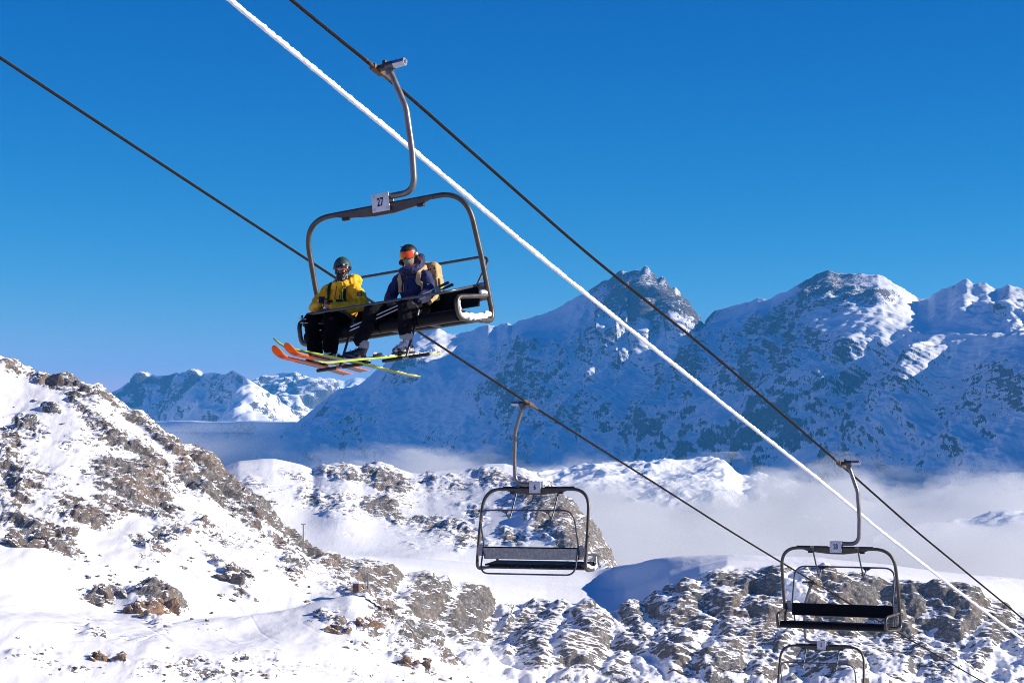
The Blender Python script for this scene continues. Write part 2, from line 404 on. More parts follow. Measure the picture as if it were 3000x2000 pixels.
rock = 0.85 * face + 0.25 * fbm(P, 70.0, 4, 0.55, seed=23) * face
rock = np.maximum(rock, blobs(px, py, [(2300, 1640, 300, 10, 3, .42), (2750, 1680, 250, 10, 6, .40), (2930, 1695, 60, 10, 4, .7), (1900, 1690, 60, 18, -25, .5), (1850, 1740, 70, 22, -20, .46), (1960, 1670, 60, 14, -25, .5), (1500, 1700, 200, 16, 6, .36), (1700, 1720, 120, 18, 8, .38), (1250, 1660, 150, 12, 5, .36), (1880, 1720, 40, 14, -20, .42)]))
# snow gullies running down between the buttresses
gw = (px - (py - 1700) * 0.35) / 1000.0
gully = np.zeros_like(px)
for gx, w, s in [(1180, 26, 1), (1330, 30, 1), (1480, 34, 1), (1530, 22, .8), (1660, 22, .9), (1790, 26, .9), (1950, 24, .6), (2080, 30, .9), (2190, 20, .6), (2330, 34, 1), (2395, 30, .9), (2560, 26, .7), (2720, 24, .8), (2860, 30, .9), (2960, 30, .9)]:
    cx = gx - (py - 1760) * 0.12 + 26 * np.sin(py / 47.0 + gx)
    gully = np.maximum(gully, s * np.exp(-((px - cx) / w) ** 2))
rock = np.clip(rock - 0.50 * gully * face - 0.8 * blobs(px, py, [(1450, 1960, 190, 55, 25, 1), (1250, 1990, 180, 30, 10, 1), (2330, 1760, 60, 40, 60, 1), (1900, 1960, 90, 40, 30, 1), (2950, 1960, 160, 40, -20, .9), (2600, 1980, 120, 30, 10, .5)]), 0, 1)
rock = np.clip(rock + 0.7 * fbm(P, 45.0, 5, 0.6, seed=24) * sstep(0.1, 0.4, rock), 0, 1)
crag = 0.45 * relief(P * np.array([1.1, 1, .75]), 30.0, 21, gain=.6, octaves=4) + 1.0 * facet(P * np.array([1, 1, .55]), 44.0, 22, octaves=6, gain=.52)
spur = fbm((P + 14 * np.stack([fbm(P, 40.0, 3, .55, seed=27), 0 * px, 0 * px], -1)) * np.array([1, 0.3, 0.3]), 60.0, 4, 0.55, ridged=True, seed=25)
P = P + N * (2.0 * fbm(P, 90.0, 4, 0.45, seed=22) + face * (7.0 * crag + 5.0 * spur - 2.2 * gully) + 1.0 * sstep(.3, .8, rock) * np.abs(fbm(P, 7.0, 3, .5, seed=26)))[..., None]
tag(grid_mesh("cliff_shelf", P, cliff_mat, {"rock": rock}), "snow shelf above grey brown cliffs with snow gullies", kind="structure")

# ------------------------------------------------------------------ the sunlit plateau out of the clouds
plateau_mat = terrain_mat("plateau_snow", (0.3, 0.28, 0.27), (0.33, 0.29, 0.25), 9.0, slope_k=0.6, slope_0=0.5)
pr = crisp([(1350, 1440), (1600, 1389), (1689, 1371), (1779, 1361), (1898, 1358), (1981, 1360), (2052, 1354), (2088, 1351), (2124, 1360), (2154, 1383), (2177, 1398), (2195, 1401), (2225, 1385),
            (2249, 1395), (2284, 1410), (2326, 1425), (2374, 1443), (2421, 1461), (2600, 1530)])
xs = np.linspace(1350, 2600, 300)
P, px, py = loft(xs, [(lambda x: pr(x) + 330, 3900), (lambda x: pr(x) + 120, 4450), (lambda x: pr(x) + 50, 4750), (pr, 5050), (lambda x: pr(x) + 90, 5500)], [20, 70, 80, 30])
lump = fbm(P, 200.0, 6, 0.55, ridged=True, seed=31)
P = P + np.array([0, 0, 1.0]) * (34.0 * (lump - 0.4) * sstep(3900, 4500, P[..., 1]))[..., None]
rock = np.clip(0.25 + 0.4 * fbm(P, 120.0, 5, 0.6, seed=32), 0, 1) * 0.75
tag(grid_mesh("snow_plateau", P, plateau_mat, {"rock": rock}), "sunlit rolling snow plateau rising out of the clouds", kind="structure")
xs = np.linspace(2560, 3500, 120)
hr = crisp([(2560, 1580), (2700, 1555), (2840, 1540), (2900, 1522), (2950, 1512), (3020, 1512), (3200, 1540), (3500, 1600)])
P, px, py = loft(xs, [(lambda x: hr(x) + 150, 3300), (lambda x: hr(x) + 40, 3600), (hr, 3800), (lambda x: hr(x) + 80, 4100)], [20, 40, 16])
P = P + np.array([0, 0, 1.0]) * (18.0 * fbm(P, 160.0, 5, 0.5, ridged=True, seed=33))[..., None]
tag(grid_mesh("snow_hummock", P, plateau_mat, {"rock": np.clip(0.15 + 0.4 * fbm(P, 120.0, 5, 0.6, seed=34), 0, 1) * 0.6}), "low white snow hummock breaking through the cloud at right", kind="structure")

# ------------------------------------------------------------------ the great massif
massif_mat = terrain_mat("massif_snow_and_rock", (0.075, 0.073, 0.075), (0.13, 0.105, 0.095), 4.5, soft=0.13, slope_k=2.2, slope_0=0.50, dust=0.3, amp=1.3, amp2=2.2, grain=((0.0, -0.8, -0.2), (2.4, 1.0, 0.7)))
mr = (lambda pts: curve(pts, 1.5))([(560, 1420), (700, 1345), (813, 1288), (874, 1234), (920, 1196), (951, 1173), (981, 1146), (1008, 1135), (1046, 1131), (1065, 1116), (1088, 1097), (1123, 1070), (1142, 1051), (1180, 1010), (1231, 968), (1250, 966), (1280, 960), (1311, 974),
            (1343, 980), (1394, 964), (1430, 950), (1455, 960), (1488, 947), (1499, 957), (1538, 942), (1611, 913), (1654, 892), (1690, 866), (1726, 852), (1763, 823), (1784, 821), (1806, 801), (1822, 787), (1835, 796),
            (1864, 792), (1875, 794), (1889, 776), (1903, 785), (1911, 801), (1927, 819), (1937, 810), (1950, 816), (1961, 841), (1979, 840), (1994, 856), (2012, 888), (2023, 921), (2044, 935), (2063, 953), (2077, 928),
            (2095, 912), (2124, 905), (2167, 892), (2218, 874), (2261, 874), (2290, 859), (2341, 834), (2384, 810), (2406, 798), (2428, 793), (2456, 804), (2500, 801), (2572, 804), (2608, 823), (2652, 848), (2688, 874),
            (2720, 872), (2738, 856), (2775, 845), (2803, 825), (2832, 820), (2854, 830), (2890, 830), (2919, 848), (2955, 833), (3000, 848), (3200, 830), (3500, 870)])
xs = np.linspace(560, 3400, 660)
rib = curve([(560, 1460), (813, 1330), (950, 1270), (1100, 1200), (1250, 1150), (1400, 1130), (1550, 1070), (1700, 1100), (1850, 1120), (2000, 1120), (2150, 1080), (2250, 1060), (2350, 1040), (2430, 1000), (2480, 955), (2530, 940),
             (2600, 955), (2700, 985), (2800, 1000), (2900, 990), (3000, 980), (3500, 1010)])
rib2 = curve([(560, 1480), (813, 1370), (1100, 1310), (1500, 1280), (1700, 1310), (1850, 1290), (1950, 1250), (2100, 1210), (2250, 1160), (2400, 1150), (2600, 1190), (2800, 1230), (3500, 1250)])
front = curve([(560, 10050), (1850, 8500), (2350, 7650), (3500, 5750)])       # the wall faces left, away from the sun
def back(run): return lambda x: front(x) + run
P, px, py = loft(xs, [
    (1660, back(-2150)), (lambda x: 0.3 * rib2(x) + 0.7 * 1480, back(-1500)), (rib2, back(-1120)), (rib, back(-680)), (lambda x: 0.55 * mr(x) + 0.45 * rib(x), back(-320)),
    (mr, back(0)), (lambda x: mr(x) + 110, back(400)), (lambda x: mr(x) + 500, back(1100))], [12, 55, 100, 85, 100, 8, 6], smooth=False)
N = normals(P)
amp = sstep(-1500, -1390, -py) * (1 - 0.97 * sstep(-100, 0, -(py - mr(px))))
glac = blobs(px, py, [(2750, 960, 260, 70, 8, 1), (1330, 1150, 170, 110, -20, .9), (1620, 960, 90, 50, -30, .9), (2200, 900, 120, 30, -20, .7), (1150, 1250, 80, 120, 15, .5), (2750, 900, 120, 30, 0, .6)])
W = np.array([1, 1, 0.55])
wx = P + 60 * np.stack([fbm(P, 420.0, 2, .5, seed=44), fbm(P, 420.0, 2, .5, seed=45), 0 * px], -1)
def ribs(sx, size, octv, gain, seed):
    """ridges running down the fall line, leaning by sx"""
    q = np.stack([wx[..., 0] + sx * wx[..., 2], 0.10 * wx[..., 1], 0.11 * wx[..., 2]], -1)
    return fbm(q, size, octv, gain, ridged=True, seed=seed)
lean = sstep(-.25, .25, fbm(P, 900.0, 2, .5, seed=48))
big = ribs(-0.75, 700.0, 3, .5, 41)
mid = lean * ribs(-1.2, 250.0, 4, .55, 42) + (1 - lean) * ribs(-0.5, 250.0, 4, .55, 49)
fin = lean * ribs(-1.4, 85.0, 3, .6, 43) + (1 - lean) * ribs(-0.6, 85.0, 3, .6, 50)
crg = facet(P * np.array([1.2, .8, .75]), 260.0, 40, octaves=5, gain=.56)
dl = (py - (1300 - (px - 1850) * 0.542)) / 1.14 + 10 * fbm(P, 200.0, 3, .55, seed=55)
spur = np.exp(-np.abs(dl) / 30.0) * sstep(1820, 1950, px) * sstep(2520, 2400, px) * (0.7 + 0.6 * fbm(P, 260.0, 3, .5, seed=56))
dq = np.hypot(px - 1545, (py - 1030) * .8)
spur = spur + 0.8 * np.exp(-dq / 32.0)
P = P + N * (95.0 * spur)[..., None]
P = P + N * (amp * (1 - 0.72 * glac) * (150 * (big - 0.35) + 70 * (mid - .3) + 12 * fin + 48 * crg))[..., None] + np.array([0, 0, 1.0]) * (6.0 * facet(P, 60.0, 47, octaves=3) * sstep(30, 0, np.abs(py - mr(px))))[..., None]
rock = np.clip(0.15 + 0.60 * fbm(P, 330.0, 5, 0.62, seed=46) + 0.75 * (mid - .25) + 0.40 * crg + 0.35 * (fin - .2) + 0.42 * blobs(px, py, [(1890, 850, 130, 120, 30, 2.6), (2480, 850, 170, 80, 15, 2.4), (2010, 910, 80, 70, 40, 2.4), (2110, 925, 60, 40, 0, 1.4), (2900, 850, 160, 30, 5, 1.4), (1550, 1060, 60, 60, 30, .8), (2250, 1030, 140, 90, -40, .8), (1500, 1190, 120, 90, 30, .7), (2050, 1150, 220, 60, -35, .6), (2500, 1200, 250, 70, -30, .6), (2900, 1180, 180, 70, -30, .5), (1000, 1200, 80, 70, -50, .5), (2850, 860, 100, 25, 5, .7)]) - 0.55 * glac, 0, 1.5)
tag(grid_mesh("mountain_massif", P, massif_mat, {"rock": rock}), "great snowy massif in blue shade with jagged rock summits", kind="structure")

# ------------------------------------------------------------------ far ranges beyond the valley on the left
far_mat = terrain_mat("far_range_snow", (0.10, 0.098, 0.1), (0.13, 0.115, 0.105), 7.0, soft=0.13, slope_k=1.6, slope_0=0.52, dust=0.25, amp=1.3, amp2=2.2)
def far_range(name, label, pts, depth, run, seed, cols, x0, x1, rk, a1, a2, bend=None, foot=260):
    f = crisp(pts)
    xs = np.linspace(x0, x1, cols)
    dep = curve(bend) if bend else (lambda x: 0 * x)
    at = lambda r: (lambda x: depth + dep(x) + r * run)
    P, px, py = loft(xs, [(lambda x: f(x) + foot, at(-1.7)), (lambda x: f(x) + foot * 0.42, at(-.8)), (lambda x: f(x) + foot * 0.16, at(-.3)), (f, at(0)), (lambda x: f(x) + 110, at(.7))], [24, 50, 44, 6], smooth=False)
    N = normals(P)
    env = 1 - 0.95 * sstep(-22, 0, -(py - f(px)))
    wx = P + 90 * np.stack([fbm(P, 700.0, 2, .5, seed=seed + 4), fbm(P, 700.0, 2, .5, seed=seed + 5), 0 * px], -1)
    d = a1 * (fbm(wx * np.array([1, .4, .4]), 800.0, 4, 0.5, ridged=True, seed=seed) - .35) + a2 * facet(wx * np.array([1, 1, .7]), 330.0, seed + 1)
    P = P + N * (env * d)[..., None]
    rock = np.clip(rk + 0.8 * fbm(P, 480.0, 5, .58, seed=seed + 2), 0, .9)
    return tag(grid_mesh(name, P, far_mat, {"rock": rock}), label, kind="structure")
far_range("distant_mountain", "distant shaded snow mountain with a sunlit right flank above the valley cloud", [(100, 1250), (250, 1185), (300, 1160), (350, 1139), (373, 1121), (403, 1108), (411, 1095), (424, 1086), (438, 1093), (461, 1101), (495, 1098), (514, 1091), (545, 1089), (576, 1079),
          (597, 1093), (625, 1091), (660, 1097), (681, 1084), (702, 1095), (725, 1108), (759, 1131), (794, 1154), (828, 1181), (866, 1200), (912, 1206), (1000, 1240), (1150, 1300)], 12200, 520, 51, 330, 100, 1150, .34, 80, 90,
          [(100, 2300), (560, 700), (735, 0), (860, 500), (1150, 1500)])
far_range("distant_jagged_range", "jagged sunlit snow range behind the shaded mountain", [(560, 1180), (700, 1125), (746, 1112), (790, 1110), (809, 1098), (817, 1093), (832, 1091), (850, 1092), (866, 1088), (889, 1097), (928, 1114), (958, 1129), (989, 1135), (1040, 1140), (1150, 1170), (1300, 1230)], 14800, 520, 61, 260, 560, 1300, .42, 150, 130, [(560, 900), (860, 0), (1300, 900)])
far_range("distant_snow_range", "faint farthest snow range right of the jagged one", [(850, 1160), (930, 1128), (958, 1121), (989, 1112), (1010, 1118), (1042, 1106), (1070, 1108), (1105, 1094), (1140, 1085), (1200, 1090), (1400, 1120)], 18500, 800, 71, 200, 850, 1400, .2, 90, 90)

# valley floor far below, reaching to the horizon
me = bpy.data.meshes.new("valley_floor")
me.from_pydata([(-24000, -3000, -620), (24000, -3000, -620), (24000, 30000, -620), (-24000, 30000, -620)], [], [(0, 1, 2, 3)])
k = NT("valley_floor_snow"); b = k.n("BsdfPrincipled"); b.inputs["Roughness"].default_value = .8
k.l(k.mix(k.noise(k.n("NewGeometry").outputs["Position"], 0.002, 5), (.5, .52, .55), (.8, .82, .85)), b.inputs["Base Color"]); k.l(b.outputs[0], k.out.inputs["Surface"])
me.materials.append(k.m)
tag(link(bpy.data.objects.new("valley_floor", me)), "snowy valley floor far below the clouds", kind="structure")

# ------------------------------------------------------------------ clouds in the valleys and the air itself
def box_mesh(name, lo, hi, mat):
    me = bpy.data.meshes.new(name)
    v = [(x, y, z) for x in (lo[0], hi[0]) for y in (lo[1], hi[1]) for z in (lo[2], hi[2])]
    me.from_pydata(v, [], [(0, 1, 3, 2), (4, 6, 7, 5), (0, 4, 5, 1), (2, 3, 7, 6), (0, 2, 6, 4), (1, 5, 7, 3)])
    me.materials.append(mat)
    return link(bpy.data.objects.new(name, me))
def cloud_mat(name, top, thick, size, density, billow, thin=None):
    """cloud deck: dense below a billowing top surface at height 'top', wispy above it"""
    k = NT(name)
    pos = k.n("NewGeometry").outputs["Position"]
    sx = k.n("SeparateXYZ"); k.l(pos, sx.inputs[0])
    mp = k.n("Mapping"); k.l(pos, mp.inputs[0]); mp.inputs["Scale"].default_value = (1, 1, 2.2)
    nb = k.noise(mp.outputs[0], 1.0 / size, 3, 0.5)
    nf = k.noise(mp.outputs[0], 3.0 / size, 5, 0.62)
    h = k.math('MULTIPLY_ADD', k.math('SUBTRACT', nb, 0.5), billow * 2.4, top)
    h = k.math('MULTIPLY_ADD', k.math('SUBTRACT', nf, 0.5), billow * 1.3, h)
    d = k.math('DIVIDE', k.math('SUBTRACT', h, sx.outputs[2]), thick)
    d = k.smooth(d, 0.0, 1.0)
    if thin: d = k.math('MULTIPLY', d, k.smooth(sx.outputs[0], *thin))          # the bank thins out towards one side
    v = k.n("VolumePrincipled")
    v.inputs["Color"].default_value = (0.83, 0.835, 0.85, 1)
    v.inputs["Anisotropy"].default_value = 0.25
    k.l(k.math('MULTIPLY', d, density), v.inputs["Density"])
    k.l(v.outputs[0], k.out.inputs["Volume"])
    return k.m
cl = box_mesh("cloud_sea", (-750, 1750, -420), (6500, 7400, -70), cloud_mat("cloud_sea_vapour", -192, 14, 400, 0.05, 190, (-700, 500)))
tag(cl, "soft white sea of clouds filling the valley behind the cliffs", "cloud", kind="stuff")
# deep valley: steep slope added in place of its shaded haze, mist along top
xs = np.linspace(60, 1120, 160)
vs = lambda r: (lambda x: np.interp(x, [60, 1120], [12100, 9900]) + r)
P, px, py = loft(xs, [(1500, vs(-420)), (1400, vs(-260)), (1300, vs(-100)), (1238, vs(0)), (1250, vs(250)), (1330, vs(600))], [12, 24, 30, 16, 8])
P = P + np.array([0, -1.0, 0.4]) * (25 * fbm(P, 600.0, 4, .5, ridged=True, seed=81))[..., None]
tag(grid_mesh("added_shade_slope", P, far_mat, {"rock": np.clip(0.15 + .5 * fbm(P, 300.0, 4, .55, seed=82), 0, .5)}), "added steep slope standing in for the blue shaded haze under the distant mountain", kind="structure")
cl2 = box_mesh("valley_mist", (-2700, 10400, -80), (-880, 11800, 35), cloud_mat("valley_mist_vapour", -18, 45, 800, 0.0016, 60, (-900, -1350)))
tag(cl2, "thin pale bank of mist along the foot of the distant mountain", "mist", kind="stuff")
cl3 = box_mesh("valley_fog", (-2500, 8250, -420), (-380, 9950, -5), cloud_mat("valley_fog_vapour", -55, 90, 620, 0.0028, 60, (-420, -1100)))
tag(cl3, "blue shaded fog filling the deep valley left of the massif", "fog", kind="stuff")
k = NT("haze_air")
v = k.n("VolumePrincipled")
v.inputs["Color"].default_value = (0.06, 0.45, 1.0, 1)
v.inputs["Density"].default_value = 3.3e-5
v.inputs["Anisotropy"].default_value = 0.1
k.l(v.outputs[0], k.out.inputs["Volume"])
tag(box_mesh("haze", (-24500, -3500, -640), (24500, 30500, 760), k.m), kind="stuff")

# ------------------------------------------------------------------ mesh building blocks
class Geo:
    """collects shapes; build() turns them into one mesh object"""
    def __init__(self): self.v, self.f = [], []
    def add(self, v, f):
        n = len(self.v)
        self.v += [tuple(map(float, p)) for p in v]
        self.f += [tuple(i + n for i in q) for q in f]
        return self
    def tube(self, path, r, seg=10, closed=False, caps=True, phase=0.0, flat=None):
        P = np.array(path, float); n = len(P)
        R = np.broadcast_to(np.asarray(r, float), (n,))
        if closed: T = np.roll(P, -1, 0) - np.roll(P, 1, 0)
        else:
            T = np.gradient(P, axis=0)
        T /= np.maximum(np.linalg.norm(T, axis=1, keepdims=True), 1e-9)
        a = np.array([0, 0, 1.0]) if abs(T[0][2]) < 0.9 else np.array([0, 1.0, 0])
        u = np.cross(T[0], a); u /= np.linalg.norm(u)
        v, f = [], []
        ang = np.linspace(0, 2 * math.pi, seg, endpoint=False) + phase
        for i in range(n):
            u = u - T[i] * (u @ T[i]); u /= np.linalg.norm(u)
            w = np.cross(T[i], u)
            s2 = 1.0 if flat is None else flat
            for t in ang: v.append(P[i] + R[i] * (math.cos(t) * u + s2 * math.sin(t) * w))
        m = n if closed else n - 1
        for i in range(m):
            j = (i + 1) % n
            for k in range(seg):
                l = (k + 1) % seg
                f.append((i * seg + k, i * seg + l, j * seg + l, j * seg + k))
        if caps and not closed:
            f.append(tuple(range(seg - 1, -1, -1))); f.append(tuple((n - 1) * seg + k for k in range(seg)))
        return self.add(v, f)
    def capsule(self, path, r, seg=14):
        """round-ended tapered limb"""
        P = np.array(path, float); R = list(np.broadcast_to(np.asarray(r, float), (len(P),)))
        d0 = (P[0] - P[1]) / np.linalg.norm(P[0] - P[1]); d1 = (P[-1] - P[-2]) / np.linalg.norm(P[-1] - P[-2])
        q, rr = [], []
        for t in (1.0, .93, .75, .45): q.append(P[0] + d0 * R[0] * t); rr.append(R[0] * math.sqrt(max(0.0004, 1 - t * t)))
        q += list(P); rr += R
        for t in (.45, .75, .93, 1.0): q.append(P[-1] + d1 * R[-1] * t); rr.append(R[-1] * math.sqrt(max(0.0004, 1 - t * t)))
        return self.tube(q, rr, seg)
    def ball(self, c, r, seg=20, rings=12, M=None):
        v, f = [], []
        r = (r, r, r) if isinstance(r, (int, float)) else r
        for i in range(rings + 1):
            th = math.pi * i / rings
            for k in range(seg):
                ph = 2 * math.pi * k / seg
                p = np.array([r[0] * math.sin(th) * math.cos(ph), r[1] * math.sin(th) * math.sin(ph), r[2] * math.cos(th)])
                if M is not None: p = M @ p
                v.append(np.array(c) + p)
        for i in range(rings):
            for k in range(seg):
                l = (k + 1) % seg
                f.append((i * seg + k, i * seg + l, (i + 1) * seg + l, (i + 1) * seg + k))
        return self.add(v, f)
    def box(self, c, s, M=None, bev=0.0):
        bm = bmesh.new(); bmesh.ops.create_cube(bm, size=1.0)
        for v in bm.verts: v.co = Vector((v.co.x * s[0], v.co.y * s[1], v.co.z * s[2]))
        if bev: bmesh.ops.bevel(bm, geom=list(bm.edges), offset=bev, segments=2, affect='EDGES', profile=0.6)
        bm.verts.index_update()
        v = [np.array(p.co) for p in bm.verts]
        if M is not None: v = [M @ p for p in v]
        f = [tuple(x.index for x in q.verts) for q in bm.faces]
        bm.free()
        return self.add([p + np.array(c) for p in v], f)
    def prism(self, poly, axis, lo, hi):
        """polygon in the two other axes, extruded along axis (0, 1 or 2)"""
        n = len(poly); v = []
        for h in (lo, hi):
            for a, b in poly:
                p = [a, b]; p.insert(axis, h); v.append(p)
        f = [tuple(range(n - 1, -1, -1)), tuple(range(n, 2 * n))] + [(i, (i + 1) % n, n + (i + 1) % n, n + i) for i in range(n)]
        return self.add(v, f)
    def mesh(self, name, mat, base=(0, 0, 0), smooth=40):
        me = bpy.data.meshes.new(name)
        b = np.array(base, float)
        me.from_pydata([tuple(np.array(p) - b) for p in self.v], [], self.f)
        bm = bmesh.new(); bm.from_mesh(me); bmesh.ops.recalc_face_normals(bm, faces=bm.faces); bm.to_mesh(me); bm.free()
        me.materials.append(mat)
        if smooth:
            me.shade_smooth()
            me.set_sharp_from_angle(angle=math.radians(smooth))
        return me
def fillet(pts, n=7):
    """points (x, y, z, radius) -> polyline with rounded corners"""
    P = [np.array(p[:3], float) for p in pts]; out = [P[0]]
    for i in range(1, len(P) - 1):
        r = pts[i][3] if len(pts[i]) > 3 else 0.0
        a, b, c = P[i - 1], P[i], P[i + 1]
        d1, d2 = (a - b) / np.linalg.norm(a - b), (c - b) / np.linalg.norm(c - b)
        cs = np.clip(d1 @ d2, -1, 1); half = math.acos(cs) / 2
        if r <= 0 or half > 1.55: out.append(b); continue
        t = min(r / math.tan(half), 0.48 * np.linalg.norm(a - b), 0.48 * np.linalg.norm(c - b))
        s, e = b + d1 * t, b + d2 * t
        for k in range(n + 1):
            w = k / n
            out.append((1 - w) ** 2 * s + 2 * w * (1 - w) * (0.25 * b + 0.75 * b) + w * w * e)
    out.append(P[-1])
    return out
class Thing:
    """a top-level thing standing at 'base' of the local frame M; parts are given in M's coordinates"""
    def __init__(self, name, M, base, label, category, group=None, mesh=None):
        self.base = np.array(base, float)
        self.o = bpy.data.objects.new(name, mesh)
        self.o.matrix_world = M @ Matrix.Translation(Vector(base))
        link(self.o); tag(self.o, label, category, group)
    def part(self, name, geo, mat, parent=None, label=None, smooth=40):
        me = geo.mesh(name, mat, self.base, smooth) if isinstance(geo, Geo) else geo
        o = bpy.data.objects.new(name, me)
        if label: o["label"] = label
        return link(o, parent or self.o)

# ------------------------------------------------------------------ materials of the lift
M_TUBE = paint("weathered_steel_tube", (0.095, 0.085, 0.072), 0.42, 0.55, 0.2, 9, 0.15, 120, wear=((0.17, 0.115, 0.07), 7, 0.66))
M_HANG = paint("galvanised_hanger", (0.20, 0.195, 0.185), 0.38, 0.6, 0.15, 8, 0.12, 90, wear=((0.16, 0.12, 0.08), 6, 0.68))
M_GALV = paint("galvanised_sheet", (0.26, 0.27, 0.28), 0.4, 0.7, 0.25, 14, 0.08, 80)
M_BAR = paint("grey_bar", (0.10, 0.105, 0.11), 0.35, 0.5, 0.15, 12)
M_PAD = paint("black_vinyl", (0.006, 0.006, 0.007), 0.55, 0, 0.3, 10, 0.15, 70, spec=0.15)
M_RUB = paint("black_rubber", (0.015, 0.015, 0.016), 0.6, 0, 0.2, 20)
M_RUST = paint("rusty_jaw", (0.13, 0.075, 0.045), 0.65, 0.35, 0.45, 22, 0.4, 60)
M_ZINC = paint("bright_zinc", (0.52, 0.52, 0.54), 0.3, 0.85, 0.12, 16)
M_PLATE = paint("white_enamel_plate", (0.72, 0.72, 0.73), 0.35, 0, 0.06, 9, wear=((0.30, 0.22, 0.15), 26, 0.72))
M_NUM = paint("navy_numeral", (0.02, 0.03, 0.12), 0.4, 0, 0.1)
M_SNOW = paint("settled_snow", (0.86, 0.87, 0.89), 0.65, 0, 0.04, 9, 0.5, 30, spec=0.3)
M_ROPE = paint("steel_rope", (0.020, 0.014, 0.011), 0.7, 0.0, 0.4, 30, spec=0.12, wear=((0.05, 0.042, 0.038), 40, 0.66))

# ------------------------------------------------------------------ ropes
YAW = math.radians(28)
ROPE_D = np.array([math.sin(YAW), math.cos(YAW), 0.0])       # downhill, level
ROPE_N = np.array([math.cos(YAW), -math.sin(YAW), 0.0])
OFF_A, OFF_B = -14.911, -20.941
OFF_W = 0.5 * (OFF_A + OFF_B)
def on_plane(x, y, off):
    r = ray(x, y)
    return r * off / (r @ ROPE_N)
def rope_curve(pts, off):
    q = [on_plane(x, y, off) for x, y in pts]
    s = np.array([p @ ROPE_D for p in q]); z = np.array([p[2] for p in q])
    c = np.polyfit(s, z, 2)
    res = z - np.polyval(c, s)
    ks = np.linspace(-1, 1, 9)
    def f(t):
        t = np.asarray(t, float)
        return np.polyval(c, t) + np.mean([np.interp(t + 1.2 * k, s, res, left=0, right=0) for k in ks], 0) * np.where((t > s[0]) & (t < s[-1]), 1, np.exp(-np.minimum(np.abs(t - s[0]), np.abs(t - s[-1])) / 6))
    return f
ZA = rope_curve([(844, 0), (1105, 201), (1716, 740), (2059, 1013), (2463, 1360), (2678, 1550), (3000, 1814)], OFF_A)
ZB = rope_curve([(0, 170), (937, 784), (1300, 1020), (1540, 1176), (1927, 1420), (2131, 1550), (2387, 1705), (2887, 2000)], OFF_B)
ZW = rope_curve([(670, 0), (1154, 395), (1564, 740), (1929, 1033), (2417, 1420), (2573, 1550), (2795, 1723), (3000, 1877)], OFF_W)
def rope_points(f, off, s):
    return np.outer(s, ROPE_D) + off * ROPE_N + np.outer(f(s), [0, 0, 1.0])
def haul_rope(f, off, label):
    s = np.concatenate([np.arange(-45, 14, 0.5), np.arange(14, 84, 0.035), np.arange(84, 260, 0.5)])
    P = rope_points(f, off, s); n = len(P)
    T = np.gradient(P, axis=0); T /= np.linalg.norm(T, axis=1, keepdims=True)
    u = np.broadcast_to(ROPE_N, P.shape); w = np.cross(T, u)
    seg = 18
    ang = np.arange(seg) / seg * 2 * math.pi
    rad = np.array([0.78, 1.0, 0.98] * 6) * 0.0255
    a = ang[None, :] + (s / 0.42 * 2 * math.pi)[:, None] / 1.0
    V = P[:, None, :] + rad[None, :, None] * (np.cos(a)[..., None] * u[:, None, :] + np.sin(a)[..., None] * w[:, None, :])
    V = np.concatenate([V, V[:, :1]], 1)
    o = grid_mesh("haul_rope", V, M_ROPE)
    for p in o.data.polygons: p.use_smooth = False
    tag(o, label, "cable")
haul_rope(ZA, OFF_A, "dark twisted steel rope carrying the chairs numbered 27 and 28")
haul_rope(ZB, OFF_B, "dark twisted steel rope carrying the empty chairs 6 and 5, passing behind the skiers")
s = np.concatenate([np.arange(-45, 14, 0.5), np.arange(14, 92, 0.028), np.arange(92, 260, 0.6)])
P = rope_points(ZW, OFF_W, s)
seg = 18
ang = np.arange(seg + 1) / seg * 2 * math.pi
T = np.gradient(P, axis=0); T /= np.linalg.norm(T, axis=1, keepdims=True); u = np.broadcast_to(ROPE_N, P.shape); w = np.cross(u, T)
q = np.stack([np.broadcast_to(s[:, None], (len(s), seg + 1)), np.broadcast_to(np.cos(ang), (len(s), seg + 1)) * .25, np.broadcast_to(np.sin(ang), (len(s), seg + 1)) * .25], -1)
feather = 0.9 * fbm(q * np.array([1, .6, .6]), 0.07, 3, .65, seed=91) + 0.5 * fbm(q, 0.7, 3, .55, seed=92)
rad = 0.042 * (1 + 0.7 * feather) * (1 + 0.28 * np.cos(ang - math.radians(60)))[None, :]
V = P[:, None, :] + rad[..., None] * (np.cos(ang)[None, :, None] * u[:, None, :] + np.sin(ang)[None, :, None] * w[:, None, :])
wire = Thing("signal_cable", Matrix.Identity(4), P[600], "thick white rime covered cable crossing the sky between the two ropes", "cable")
wire.part("rime", (lambda o: (o.data.transform(Matrix.Translation(-Vector(P[600]))), COL.objects.unlink(o), o.data)[2])(grid_mesh("rime", V, M_SNOW)), None)
wire.part("wire", Geo().tube(P[::6], 0.012, 6), M_RUB)

